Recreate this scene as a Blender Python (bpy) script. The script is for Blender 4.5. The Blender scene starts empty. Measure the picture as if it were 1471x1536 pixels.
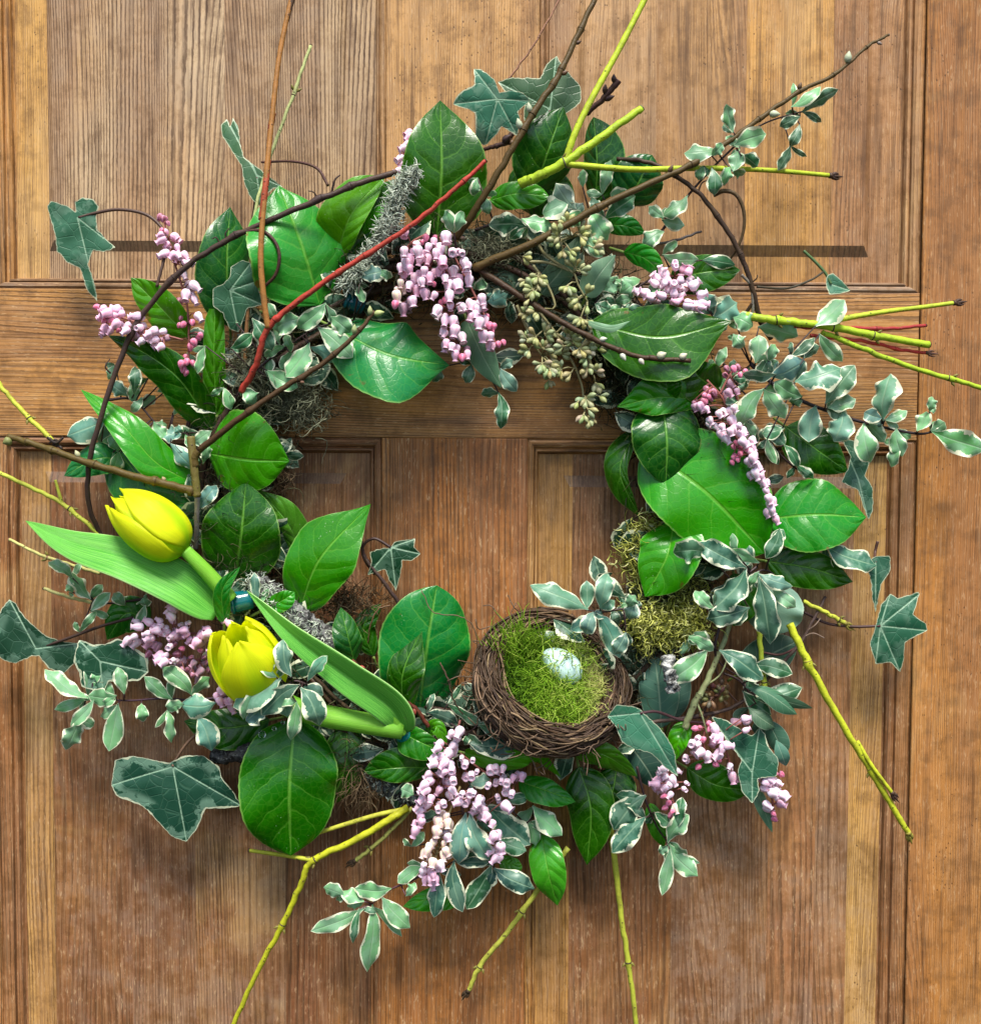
import bpy, math, random
from mathutils import Vector, Matrix, geometry, noise as mnoise
R = random.Random(7)
rad = math.radians
# ------------------------------------------------------------------ camera, sky, sun, exposure
scn = bpy.context.scene
col = scn.collection
PW, PH, F = 1471.0, 1536.0, 1776.0        # photograph size and focal length in its pixels
U = 0.00049                                # metres on the door per photograph pixel
PITCH, ROLL = rad(2.8), rad(0.3)
cam_d = bpy.data.cameras.new('camera'); cam = bpy.data.objects.new('camera', cam_d); col.objects.link(cam)
cam_d.sensor_fit = 'HORIZONTAL'; cam_d.sensor_width = 36.0; cam_d.lens = 36.0*F/PW
cam_d.clip_start = 0.02; cam_d.clip_end = 50.0
D = F*U
cam_rot = Matrix.Rotation(rad(90)-PITCH, 3, 'X') @ Matrix.Rotation(ROLL, 3, 'Z')
cam_loc = cam_rot @ Vector((0, 0, D))
cam.matrix_world = Matrix.Translation(cam_loc) @ cam_rot.to_4x4()
scn.camera = cam

SUN_EL, SUN_AZ = rad(61), rad(6)          # azimuth from straight in front of the door, towards the right
world = bpy.data.worlds.new('World'); scn.world = world; world.use_nodes = True
wn = world.node_tree.nodes; wl_ = world.node_tree.links
sky = wn.new('ShaderNodeTexSky'); sky.sky_type = 'NISHITA'; sky.sun_disc = False
sky.sun_elevation = SUN_EL; sky.sun_rotation = rad(180)-SUN_AZ
sky.air_density = 1.0; sky.dust_density = 2.0; sky.ozone_density = 1.0
wl_.new(sky.outputs[0], wn['Background'].inputs[0]); wn['Background'].inputs[1].default_value = 0.05
sd = bpy.data.lights.new('sun', 'SUN'); sd.energy = 1.5; sd.angle = rad(21); sd.color = (1.0, 0.95, 0.87)
sun = bpy.data.objects.new('sun', sd); col.objects.link(sun)
tosun = Vector((math.sin(SUN_AZ)*math.cos(SUN_EL), -math.cos(SUN_AZ)*math.cos(SUN_EL), math.sin(SUN_EL)))
sun.rotation_euler = tosun.to_track_quat('Z', 'Y').to_euler()
scn.view_settings.view_transform = 'Standard'; scn.view_settings.look = 'None'
scn.view_settings.exposure = 1.95; scn.view_settings.gamma = 1.0
try: scn.view_settings.use_curve_mapping = False
except Exception: pass

# ------------------------------------------------------------------ helpers
def at(px, py, h=0.0):
    """the point h (in door pixels) in front of the door that the photograph shows at px, py"""
    d = cam_rot @ Vector(((px-PW/2)/F, -(py-PH/2)/F, -1.0))
    k = (-h*U - cam_loc.y)/d.y
    return cam_loc + d*k
def link(o, parent=None):
    col.objects.link(o)
    if parent is not None: o.parent = parent
    return o
def thing(name, label, cat, group=None, loc=None):
    o = bpy.data.objects.new(name, None); o.empty_display_size = 0.01
    if loc is not None: o.location = loc
    o['label'] = label; o['category'] = cat
    if group: o['group'] = group
    return link(o)
def mesh(name, verts, faces, mats, uvs=None, fm=None, smooth=True, org=None):
    if org is None:
        org = Vector((0, 0, 0))
    me = bpy.data.meshes.new(name)
    me.from_pydata([tuple(Vector(v)-org) for v in verts], [], faces)
    for m in (mats if isinstance(mats, (list, tuple)) else [mats]): me.materials.append(m)
    if fm: me.polygons.foreach_set('material_index', fm)
    if smooth: me.polygons.foreach_set('use_smooth', [True]*len(faces))
    if uvs:
        ul = me.uv_layers.new(name='UVMap')
        buf = []
        for p in faces:
            for vi in p: buf += uvs[vi]
        ul.data.foreach_set('uv', buf)
    me.update()
    return me
def part(name, me, parent, color=None, label=None, kind=None, loc=None):
    o = bpy.data.objects.new(name, me)
    if loc is not None: o.location = loc
    elif parent is not None: o.location = (0, 0, 0)
    if color: o.color = tuple(color[:3]) + ((color[3],) if len(color) > 3 else (1.0,))
    if label: o['label'] = label
    if kind: o['kind'] = kind
    return link(o, parent)
def wpart(name, verts, faces, mats, parent, color=None, uvs=None, fm=None, smooth=True, kind=None, label=None):
    """mesh given in world coordinates, linked under a thing whose Empty is moved but not turned"""
    org = Vector(verts[0]); pl = Vector((0, 0, 0)); q = parent
    while q is not None: pl += q.location; q = q.parent
    me = mesh(name, verts, faces, mats, uvs, fm, smooth, org)
    return part(name, me, parent, color, label, kind, org-pl)
def cat_rom(P, n):
    P = [p if isinstance(p, (int, float)) else p for p in P]
    if len(P) == 1: return [P[0]]*n
    Q = [P[0]*2-P[1]] + list(P) + [P[-1]*2-P[-2]]
    out = []; m = len(P)-1
    for i in range(n):
        u = i/(n-1)*m; k = min(int(u), m-1); t = u-k
        a, b, c, d = Q[k:k+4]
        out.append((b*2 + (c-a)*t + (a*2-b*5+c*4-d)*t*t + (b*3-a-c*3+d)*t*t*t)*0.5)
    return out
def table(xs, ys):
    def f(x):
        if x <= xs[0]: return ys[0]
        if x >= xs[-1]: return ys[-1]
        for k in range(len(xs)-1):
            if x <= xs[k+1]: break
        def sl(j):
            if j == 0: return (ys[1]-ys[0])/(xs[1]-xs[0])
            if j == len(xs)-1: return (ys[-1]-ys[-2])/(xs[-1]-xs[-2])
            return (ys[j+1]-ys[j-1])/(xs[j+1]-xs[j-1])
        h = xs[k+1]-xs[k]; t = (x-xs[k])/h
        return max(0, (2*t**3-3*t*t+1)*ys[k] + (t**3-2*t*t+t)*h*sl(k) + (-2*t**3+3*t*t)*ys[k+1] + (t**3-t*t)*h*sl(k+1))
    return f
PROF = {
 'ovate': table([0, .05, .15, .3, .45, .6, .75, .87, .95, 1], [0, .42, .78, .98, 1, .93, .74, .45, .17, 0]),
 'oval': table([0, .04, .12, .3, .5, .7, .86, .95, 1], [0, .36, .68, .94, 1, .93, .66, .34, 0]),
 'pitt': table([0, .08, .2, .4, .58, .75, .88, .96, 1], [.06, .18, .52, .90, 1, .82, .46, .16, 0]),
 'lance': table([0, .06, .2, .4, .6, .8, .93, 1], [.4, .7, .95, 1, .85, .5, .2, 0]),
 'thin': table([0, .1, .3, .5, .75, 1], [.1, .6, 1, .95, .55, 0]),
 'kite': table([0, .1, .3, .5, .62, .75, .9, 1], [.1, .55, .85, 1, 1, .7, .25, 0]),
 'strap': table([0, .05, .3, .6, .9, 1], [.5, .9, 1, .95, .8, .45]),
}
def hs_of(h, n):
    if isinstance(h, (int, float)): return [float(h)]*n
    if len(h) == n: return [float(x) for x in h]
    return [x for x in cat_rom([float(v) for v in h], n)]
def leaf_geo(pts, h, wl, wr, prof='ovate', ns=22, nt=8, tilt=0, fold=0.12, wave=0.05, wf=3.0, curl=0.0, teeth=0.0):
    H = hs_of(h, len(pts))
    # 3-D points are interpolated in the photograph's plane so that the outline stays smooth
    ctl = [Vector((p[0], p[1], hh)) for p, hh in zip(pts, H)]
    c2 = cat_rom(ctl, ns+1)
    P = [at(c.x, c.y, c.z) for c in c2]
    pf = PROF[prof] if isinstance(prof, str) else prof
    ph = R.uniform(0, 6.28); ph2 = R.uniform(0, 6.28)
    V = []; uv = []; mid = []
    tl = rad(tilt)
    for i in range(ns+1):
        s = i/ns
        T = (P[min(i+1, ns)]-P[max(i-1, 0)]).normalized()
        N0 = (cam_loc-P[i]).normalized()
        sd_ = T.cross(N0).normalized(); N1 = sd_.cross(T).normalized()
        S = sd_*math.cos(tl) + N1*math.sin(tl); N = S.cross(T).normalized()
        k = U*(F-c2[i].z)/F/math.cos(tl)
        w = pf(s); mid.append(P[i])
        for j in range(-nt, nt+1):
            t = j/nt; W = (wr if t > 0 else wl)*w*k
            if abs(j) == nt and teeth: W *= 1 + teeth*(0.5 if i % 2 else -0.5)
            a = abs(t)
            off = fold*a - curl*a*a + wave*a*a*math.sin(wf*6.283*s + (ph if t > 0 else ph2))
            V.append(P[i] + S*(W*t) + N*(off*W if W else 0)); uv.append((s, (t+1)/2))
    Fc = []; m = 2*nt+1
    for i in range(ns):
        for j in range(2*nt): Fc.append((i*m+j, i*m+j+1, (i+1)*m+j+1, (i+1)*m+j))
    return V, Fc, uv, mid
def tube_geo(P, rr, sides=7, V=None, Fc=None, cap=True, rough=0.0):
    """P world points, rr radii in metres"""
    V = [] if V is None else V; Fc = [] if Fc is None else Fc
    b = len(V); n = len(P); ref = None
    for i in range(n):
        T = (P[min(i+1, n-1)]-P[max(i-1, 0)])
        T = T.normalized() if T.length > 1e-9 else Vector((0, 0, 1))
        if ref is None:
            ref = T.cross(Vector((0.3, 1, 0.2))).normalized()
        A = (ref - T*ref.dot(T)).normalized(); ref = A; B = T.cross(A)
        r = rr[i]*(1+R.uniform(-rough, rough))
        for k in range(sides):
            a = 6.28318*k/sides
            V.append(P[i] + A*(r*math.cos(a)) + B*(r*math.sin(a)))
    for i in range(n-1):
        for k in range(sides):
            k2 = (k+1) % sides
            Fc.append((b+i*sides+k, b+i*sides+k2, b+(i+1)*sides+k2, b+(i+1)*sides+k))
    if cap:
        Fc.append(tuple(b+k for k in reversed(range(sides)))); Fc.append(tuple(b+(n-1)*sides+k for k in range(sides)))
    return V, Fc
def path(pts, h, n):
    H = hs_of(h, len(pts))
    return [at(c.x, c.y, c.z) for c in cat_rom([Vector((p[0], p[1], hh)) for p, hh in zip(pts, H)], n)]

# ------------------------------------------------------------------ materials
class G:
    def __init__(s, name):
        s.m = bpy.data.materials.new(name); s.m.use_nodes = True
        s.t = s.m.node_tree; s.n = s.t.nodes; s.l = s.t.links
        s.b = s.n['Principled BSDF']; s.out = s.n['Material Output']
    def put(s, v, inp):
        if v is None: return
        if isinstance(v, bpy.types.NodeSocket): s.l.new(v, inp)
        else:
            if inp.type == 'RGBA' and len(v) == 3: v = tuple(v)+(1,)
            inp.default_value = v
    def M(s, op, a, b=None, c=None):
        x = s.n.new('ShaderNodeMath'); x.operation = op
        for i, v in enumerate((a, b, c)): s.put(v, x.inputs[i])
        return x.outputs[0]
    def mix(s, f, a, b, bt='MIX'):
        x = s.n.new('ShaderNodeMix'); x.data_type = 'RGBA'; x.blend_type = bt
        s.put(f, x.inputs[0]); s.put(a, x.inputs[6]); s.put(b, x.inputs[7])
        return x.outputs[2]
    def ss(s, v, a, b):
        x = s.n.new('ShaderNodeMapRange'); x.interpolation_type = 'SMOOTHSTEP'
        s.put(v, x.inputs[0]); s.put(a, x.inputs[1]); s.put(b, x.inputs[2])
        return x.outputs[0]
    def obj(s):
        a = s.n.new('ShaderNodeVectorMath'); a.operation = 'ADD'; r = s.M('MULTIPLY', s.info().outputs['Random'], 9.0)
        s.l.new(s.n.new('ShaderNodeTexCoord').outputs['Object'], a.inputs[0]); s.l.new(s.vec((r, r, r)), a.inputs[1])
        return a.outputs[0]
    def sat(s, c, k, v=1.0, h=0.5):
        x = s.n.new('ShaderNodeHueSaturation'); x.inputs['Hue'].default_value = h; x.inputs['Saturation'].default_value = k; x.inputs['Value'].default_value = v
        s.l.new(c, x.inputs['Color']); return x.outputs[0]
    def gen(s): return s.n.new('ShaderNodeTexCoord').outputs['Generated']
    def uv(s):
        x = s.n.new('ShaderNodeSeparateXYZ'); s.l.new(s.n.new('ShaderNodeTexCoord').outputs['UV'], x.inputs[0])
        return x.outputs[0], x.outputs[1]
    def sep(s, v):
        x = s.n.new('ShaderNodeSeparateXYZ'); s.put(v, x.inputs[0]); return x.outputs
    def info(s):
        x = s.n.new('ShaderNodeObjectInfo'); return x
    def mapv(s, v, sc=(1, 1, 1), loc=None):
        x = s.n.new('ShaderNodeMapping'); s.put(v, x.inputs[0]); x.inputs['Scale'].default_value = sc
        if loc is not None: s.put(loc, x.inputs['Location'])
        return x.outputs[0]
    def noise(s, v, sc, det=3, rough=0.5, dist=0.0):
        x = s.n.new('ShaderNodeTexNoise'); s.put(v, x.inputs['Vector']); x.inputs['Scale'].default_value = sc
        x.inputs['Detail'].default_value = det; x.inputs['Roughness'].default_value = rough; x.inputs['Distortion'].default_value = dist
        return x.outputs[0]
    def vor(s, v, sc, feat='F1'):
        x = s.n.new('ShaderNodeTexVoronoi'); x.feature = feat; s.put(v, x.inputs['Vector']); x.inputs['Scale'].default_value = sc
        return x.outputs['Distance']
    def bump(s, h, st, dist=0.001):
        x = s.n.new('ShaderNodeBump'); x.inputs['Strength'].default_value = st; x.inputs['Distance'].default_value = dist
        s.put(h, x.inputs['Height']); s.l.new(x.outputs[0], s.b.inputs['Normal']); return x.outputs[0]
    def vec(s, a):
        x = s.n.new('ShaderNodeCombineXYZ')
        for i in range(3): s.put(a[i], x.inputs[i])
        return x.outputs[0]
    def base(s, c, rough=0.5, spec=0.5):
        s.put(c, s.b.inputs['Base Color']); s.put(rough, s.b.inputs['Roughness']); s.put(spec, s.b.inputs['Specular IOR Level'])
    def transl(s, c, f):
        t = s.n.new('ShaderNodeBsdfTranslucent'); s.put(c, t.inputs[0])
        x = s.n.new('ShaderNodeMixShader'); x.inputs[0].default_value = f
        s.l.new(s.b.outputs[0], x.inputs[1]); s.l.new(t.outputs[0], x.inputs[2]); s.l.new(x.outputs[0], s.out.inputs[0])
def wood(name, horiz=False, period=0.0031, line=0.75, speck=0.5, floor=0.3, darken=0.0, fleck=0.5):
    """old varnished softwood: object colour = board tone, alpha = how weathered grey"""
    g = G(name); inf = g.info(); o = g.obj()
    rnd = g.M('MULTIPLY', inf.outputs['Random'], 37.0)
    off = g.vec((rnd, g.M('MULTIPLY', rnd, 0.37), g.M('MULTIPLY', rnd, 0.61)))
    ad = g.n.new('ShaderNodeVectorMath'); ad.operation = 'ADD'; g.l.new(o, ad.inputs[0]); g.l.new(off, ad.inputs[1]); v = ad.outputs[0]
    x, y, z = g.sep(v)
    if horiz: x, z = z, x                                   # x is now across the grain, z along it
    q = g.vec((x, g.M('MULTIPLY', y, 0.3), g.M('MULTIPLY', z, 0.10)))
    wob = g.noise(q, 9.0, 2, 0.5)                            # slow wander of the rings
    wob2 = g.noise(g.vec((x, y, g.M('MULTIPLY', z, 0.25))), 45.0, 2, 0.5)
    xx = g.M('ADD', g.M('ADD', x, g.M('MULTIPLY', wob, 0.11)), g.M('MULTIPLY', wob2, 0.0022))
    rag = g.noise(g.vec((g.M('MULTIPLY', x, 1.0), y, g.M('MULTIPLY', z, 0.35))), 520.0, 2, 0.6)
    xx = g.M('ADD', xx, g.M('MULTIPLY', rag, 0.0011))
    dens = g.noise(g.vec((xx, 0.0, 0.0)), 14.0, 2, 0.6)      # ring spacing varies over the board
    ph = g.M('MULTIPLY', g.M('ADD', xx, g.M('MULTIPLY', dens, 0.03)), 1.0/period)
    fr = g.M('FRACT', ph)
    late = g.M('MULTIPLY', g.ss(fr, 0.42, 0.74), g.M('SUBTRACT', 1.0, g.ss(fr, 0.88, 0.98)))
    fr2 = g.M('FRACT', g.M('MULTIPLY', xx, 1.0/0.00135)); fine = g.M('MULTIPLY', g.ss(fr2, 0.4, 0.8), g.ss(g.noise(g.vec((xx, 0.0, g.M('MULTIPLY', z, 0.3))), 60.0, 2, 0.6), 0.35, 0.6))
    amp = g.ss(g.noise(g.vec((xx, 0.0, g.M('MULTIPLY', z, 0.2))), 26.0, 2, 0.6), 0.32, 0.66)
    brk = g.ss(g.noise(g.vec((g.M('MULTIPLY', x, 4.0), 0.0, g.M('MULTIPLY', z, 0.35))), 60.0, 2, 0.6), 0.25, 0.6)
    late = g.M('MULTIPLY', late, g.M('MULTIPLY', g.M('ADD', g.M('MULTIPLY', amp, 1-floor), floor), g.M('ADD', g.M('MULTIPLY', brk, 0.5), 0.5)))
    fib = g.noise(g.vec((x, y, g.M('MULTIPLY', z, 0.03))), 900.0, 3, 0.65)
    fib2 = g.noise(g.vec((x, y, g.M('MULTIPLY', z, 0.05))), 210.0, 3, 0.6)
    blot = g.noise(g.vec((x, y, g.M('MULTIPLY', z, 0.45))), 11.0, 4, 0.62, 0.6)
    mott = g.noise(v, 60.0, 5, 0.72)
    band = g.noise(g.vec((x, 0.0, g.M('MULTIPLY', z, 0.05))), 32.0, 2, 0.5)
    c = inf.outputs['Color']
    c = g.mix(g.M('MULTIPLY', g.ss(blot, 0.42, 0.72), 0.5), c, (0.56, 0.27, 0.075), 'MIX')
    c = g.mix(g.M('MULTIPLY', g.ss(band, 0.45, 0.62), 0.40), c, (0.23, 0.095, 0.045), 'MIX')
    grey = g.M('MULTIPLY', g.ss(g.M('ADD', g.M('MULTIPLY', mott, 0.7), g.M('MULTIPLY', g.noise(v, 7.0, 3, 0.6), 0.6)), 0.55, 0.80), inf.outputs['Alpha'])
    c = g.mix(g.M('MULTIPLY', grey, 0.75), c, (0.29, 0.215, 0.155))
    c = g.mix(g.M('MULTIPLY', g.ss(g.M('SUBTRACT', 1.0, mott), 0.44, 0.66), 0.5), c, (0.12, 0.058, 0.022))
    gr = g.noise(g.vec((x, y, g.M('MULTIPLY', z, 0.6))), 5.0, 5, 0.7, 0.8)
    c = g.mix(g.M('MULTIPLY', g.ss(gr, 0.55, 0.70), 0.45), c, (0.14, 0.085, 0.05))
    c = g.mix(g.M('MULTIPLY', g.ss(gr, 0.46, 0.34), 0.35), c, (0.78, 0.50, 0.20))
    c = g.mix(g.M('MULTIPLY', fine, 0.42), c, (0.10, 0.045, 0.016))
    c = g.mix(g.M('MULTIPLY', late, line), c, (0.055, 0.024, 0.009))
    fl = g.ss(g.noise(g.vec((x, y, g.M('MULTIPLY', z, 0.22))), 620.0, 2, 0.7), 0.57, 0.70)
    c = g.mix(g.M('MULTIPLY', g.M('MULTIPLY', fl, fleck), g.ss(mott, 0.35, 0.6)), c, (0.66, 0.45, 0.24))
    c = g.mix(g.M('MULTIPLY', g.ss(fib, 0.42, 0.8), 0.30), c, (0.62, 0.40, 0.22), 'MIX')
    c = g.mix(g.M('MULTIPLY', g.ss(fib2, 0.48, 0.75), 0.62), c, (0.075, 0.032, 0.012), 'MIX')
    sp = g.vor(g.vec((x, y, g.M('MULTIPLY', z, 0.62))), 380.0)
    spz = g.ss(g.noise(v, 21.0, 4, 0.7), 0.44, 0.60)
    sps = g.ss(g.noise(v, 330.0, 1, 0.5), 0.42, 0.56)
    sk = g.M('MULTIPLY', g.M('MULTIPLY', g.M('SUBTRACT', 1.0, g.ss(sp, 0.04, g.M('ADD', 0.12, g.M('MULTIPLY', mott, 0.3)))), sps), g.M('MULTIPLY', spz, speck))
    c = g.mix(sk, c, (0.035, 0.014, 0.008))
    if darken: c = g.mix(darken, c, (0.085, 0.066, 0.050))  # blends the whole tone towards a dark grey brown
    g.base(g.sat(c, 1.0, 1.0, 0.500), g.M('ADD', 0.42, g.M('MULTIPLY', mott, 0.2)), 0.32)
    hgt = g.M('SUBTRACT', g.M('MULTIPLY', fib, 0.25), g.M('ADD', g.M('MULTIPLY', late, 0.55), g.M('MULTIPLY', sk, 0.6)))
    g.bump(hgt, 0.5, 0.0005)
    return g.m
M_WV = wood('old_door_wood_vertical')
M_WVS = wood('old_door_wood_strong_grain', period=0.0030, line=0.95, speck=0.1, floor=0.75, fleck=0.35)
M_BEVEL = wood('dark_grey_bevel', period=0.0028, line=0.7, speck=0.3, darken=0.5)  # darker, greyer wood tone for the top and bottom bevels
M_WVF = wood('old_door_wood_fine', period=0.0021, line=0.5, speck=0.95, fleck=0.35)
M_WH = wood('old_door_wood_horizontal', horiz=True, period=0.0030, line=0.8, speck=0.5)

def broad_mat():
    g = G('broad_leaf'); s, v = g.uv(); inf = g.info(); o = g.obj()
    t = g.M('SUBTRACT', g.M('MULTIPLY', v, 2.0), 1.0); a = g.M('ABSOLUTE', t); sg = g.M('SIGN', t)
    wob = g.M('MULTIPLY', g.noise(o, 60.0, 2), 0.10)
    q = g.M('ADD', g.M('SUBTRACT', g.M('ADD', s, g.M('MULTIPLY', sg, 0.045)), g.M('MULTIPLY', g.M('POWER', a, 1.35), 0.27)), wob)
    fr = g.M('ABSOLUTE', g.M('SUBTRACT', g.M('FRACT', g.M('MULTIPLY', q, 5.2)), 0.5))      # 0.5 at cell borders, 0 on a vein
    wv = g.M('MULTIPLY', g.M('SUBTRACT', 1.1, a), 0.055)
    vein = g.M('SUBTRACT', 1.0, g.ss(fr, 0.0, g.M('ADD', wv, 0.012)))
    mid = g.M('SUBTRACT', 1.0, g.ss(a, 0.012, 0.05))
    net = g.M('SUBTRACT', 1.0, g.ss(g.vor(o, 210.0, 'DISTANCE_TO_EDGE'), 0.0, 0.10))
    edge = g.ss(a, 0.955, 0.99)
    c0 = inf.outputs['Color']
    n1 = g.noise(o, 35.0, 4, 0.6); n2 = g.noise(o, 300.0, 3, 0.6)
    c = g.mix(g.M('MULTIPLY', g.ss(n1, 0.35, 0.7), 0.35), c0, (0.035, 0.20, 0.012))
    c = g.mix(g.M('MULTIPLY', n2, 0.18), c, (0.004, 0.03, 0.006))
    lv = g.mix(0.55, c, (0.22, 0.50, 0.10))
    c = g.mix(g.M('MULTIPLY', vein, 0.40), c, lv)
    c = g.mix(g.M('MULTIPLY', net, 0.16), c, lv)
    c = g.mix(g.M('MULTIPLY', mid, 0.85), c, lv)
    c = g.mix(g.M('MULTIPLY', edge, 0.5), c, (0.30, 0.48, 0.14))
    c = g.mix(g.M('MULTIPLY', inf.outputs['Random'], 0.25), c, g.mix(0.5, c, (0.10, 0.24, 0.01)))
    bl = g.M('MULTIPLY', g.ss(g.noise(o, 95.0, 3, 0.6), 0.66, 0.72), g.ss(g.M('ADD', a, g.noise(o, 30.0, 1)), 1.1, 1.35))
    c = g.mix(g.M('MULTIPLY', bl, 0.8), c, (0.14, 0.075, 0.02))
    dust = g.M('MULTIPLY', g.ss(g.vor(o, 330.0), 0.16, 0.08), g.ss(g.noise(o, 45.0, 2), 0.56, 0.66))
    c = g.mix(g.M('MULTIPLY', dust, 0.5), c, (0.4, 0.5, 0.35)); c = g.sat(c, 1.1, 1.12, 0.497)
    g.base(c, g.M('ADD', 0.20, g.M('MULTIPLY', n1, 0.2)), 0.5)
    puff = g.M('SUBTRACT', g.M('MULTIPLY', g.M('MINIMUM', fr, 0.35), 1.6), g.M('ADD', g.M('MULTIPLY', net, 0.05), g.M('MULTIPLY', mid, 0.6)))
    g.bump(g.M('ADD', puff, g.M('ADD', g.M('MULTIPLY', n2, 0.05), g.M('MULTIPLY', g.noise(o, 26.0, 1), 2.2))), 0.42, 0.0020)
    g.transl(g.mix(0.5, c, g.mix(1.0, c, (0.9, 1.0, 0.3), 'MULTIPLY')), 0.18)
    return g.m
def sage_mat():
    g = G('sage_leaf'); s, v = g.uv(); inf = g.info(); o = g.obj()
    t = g.M('SUBTRACT', g.M('MULTIPLY', v, 2.0), 1.0); a = g.M('ABSOLUTE', t)
    q = g.M('ADD', g.M('SUBTRACT', s, g.M('MULTIPLY', a, 0.16)), g.M('MULTIPLY', g.noise(o, 70.0, 2), 0.08))
    fr = g.M('ABSOLUTE', g.M('SUBTRACT', g.M('FRACT', g.M('MULTIPLY', q, 7.0)), 0.5))
    vein = g.M('SUBTRACT', 1.0, g.ss(fr, 0.0, 0.06)); mid = g.M('SUBTRACT', 1.0, g.ss(a, 0.02, 0.07))
    n = g.noise(o, 60.0, 4, 0.6); c0 = inf.outputs['Color']; lv = g.mix(0.45, c0, (0.48, 0.62, 0.42))
    c = g.mix(g.M('MULTIPLY', n, 0.5), c0, (0.05, 0.13, 0.09)); c = g.mix(g.M('MULTIPLY', vein, 0.30), c, lv); c = g.mix(g.M('MULTIPLY', mid, 0.8), c, lv)
    c = g.mix(g.M('MULTIPLY', g.ss(a, 0.94, 0.98), 0.5), c, (0.40, 0.50, 0.36))
    g.base(c, 0.5, 0.4); g.bump(g.M('SUBTRACT', n, mid), 0.4, 0.001); g.transl(c, 0.2)
    return g.m
def varieg_mat():
    g = G('variegated_leaf'); s, v = g.uv(); inf = g.info(); o = g.obj()
    a = g.M('ABSOLUTE', g.M('SUBTRACT', g.M('MULTIPLY', v, 2.0), 1.0))
    rnd = inf.outputs['Random']
    n = g.noise(o, 170.0, 3, 0.6); n2 = g.noise(o, 420.0, 2, 0.5)
    e = g.M('ADD', g.M('ADD', a, g.M('MULTIPLY', g.M('SUBTRACT', n, 0.5), 1.25)), g.M('MULTIPLY', g.ss(s, 0.85, 1.0), 0.20))
    thr = g.M('SUBTRACT', 0.90, g.M('MULTIPLY', rnd, 0.16))
    m = g.ss(e, thr, g.M('ADD', thr, 0.035))
    m = g.M('MAXIMUM', m, g.ss(g.M('ADD', a, g.M('MULTIPLY', g.M('SUBTRACT', n2, 0.5), 0.25)), 0.85, 0.91))
    mid = g.M('SUBTRACT', 1.0, g.ss(a, 0.02, 0.10))
    pat = g.ss(g.noise(o, 90.0, 3, 0.6), 0.47, 0.56)
    c = g.mix(g.M('MULTIPLY', pat, 0.75), inf.outputs['Color'], g.mix(0.5, inf.outputs['Color'], (0.30, 0.50, 0.36)))
    c = g.mix(g.M('MULTIPLY', n2, 0.3), c, (0.04, 0.14, 0.07))
    c = g.mix(g.M('MULTIPLY', mid, 0.5), c, (0.34, 0.52, 0.32))
    c = g.mix(m, c, (0.78, 0.82, 0.58))
    g.base(c, 0.36, 0.5); g.bump(g.M('ADD', g.M('MULTIPLY', n, 0.6), g.M('MULTIPLY', mid, -0.6)), 0.4, 0.0008)
    g.transl(c, 0.2)
    return g.m
def ivy_mat():
    g = G('ivy_leaf'); d, r = g.uv(); inf = g.info(); o = g.obj()      # d distance from the nearest vein, r 0 at the stalk, 1 at the rim
    n = g.noise(o, 75.0, 3, 0.55); n3 = g.noise(o, 500.0, 2)
    vein = g.M('SUBTRACT', 1.0, g.ss(d, 0.015, 0.075))
    net = g.M('SUBTRACT', 1.0, g.ss(g.vor(o, 120.0, 'DISTANCE_TO_EDGE'), 0.0, 0.06))
    e = g.M('ADD', r, g.M('MULTIPLY', g.M('SUBTRACT', n, 0.5), 0.55))
    al = inf.outputs['Alpha']
    m = g.M('MAXIMUM', g.ss(e, g.M('SUBTRACT', 1.10, g.M('MULTIPLY', al, 0.20)), g.M('SUBTRACT', 1.12, g.M('MULTIPLY', al, 0.20))), g.M('MULTIPLY', g.ss(g.M('ADD', r, g.M('MULTIPLY', n, 0.08)), 0.985, 1.0), 0.8))
    c0 = inf.outputs['Color']
    pat = g.M('MULTIPLY', g.M('MULTIPLY', g.ss(g.noise(o, 62.0, 4, 0.65), 0.49, 0.54), g.ss(r, 0.15, 0.6)), al)
    c = g.mix(g.M('MULTIPLY', n3, 0.25), c0, (0.01, 0.06, 0.03))
    c = g.mix(g.M('MULTIPLY', pat, 0.75), c, (0.20, 0.36, 0.25))
    c = g.mix(g.M('MULTIPLY', net, 0.09), c, (0.22, 0.42, 0.26))
    c = g.mix(g.M('MULTIPLY', vein, 0.75), c, (0.36, 0.56, 0.38))
    c = g.mix(g.M('MULTIPLY', m, 0.85), c, (0.66, 0.70, 0.48))
    g.base(c, 0.42, 0.4); g.bump(g.M('ADD', g.M('MULTIPLY', g.M('ADD', vein, net), -0.4), g.M('MULTIPLY', n3, 0.2)), 0.5, 0.0008)
    g.transl(c, 0.15)
    return g.m
def twig_mat():
    g = G('twig_bark'); inf = g.info(); o = g.obj()
    n = g.noise(o, 140.0, 4, 0.65); f = g.noise(o, 620.0, 3, 0.6)
    c = g.mix(g.ss(n, 0.35, 0.75), inf.outputs['Color'], g.mix(0.45, inf.outputs['Color'], (0.09, 0.055, 0.02)))
    sp = g.M('MULTIPLY', g.M('SUBTRACT', 1.0, g.ss(g.vor(o, 230.0), 0.10, 0.2)), 0.75)
    c = g.mix(sp, c, (0.05, 0.028, 0.02))
    g.base(c, 0.5, 0.22); g.bump(g.M('ADD', f, sp), 0.5, 0.0006)
    return g.m
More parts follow.
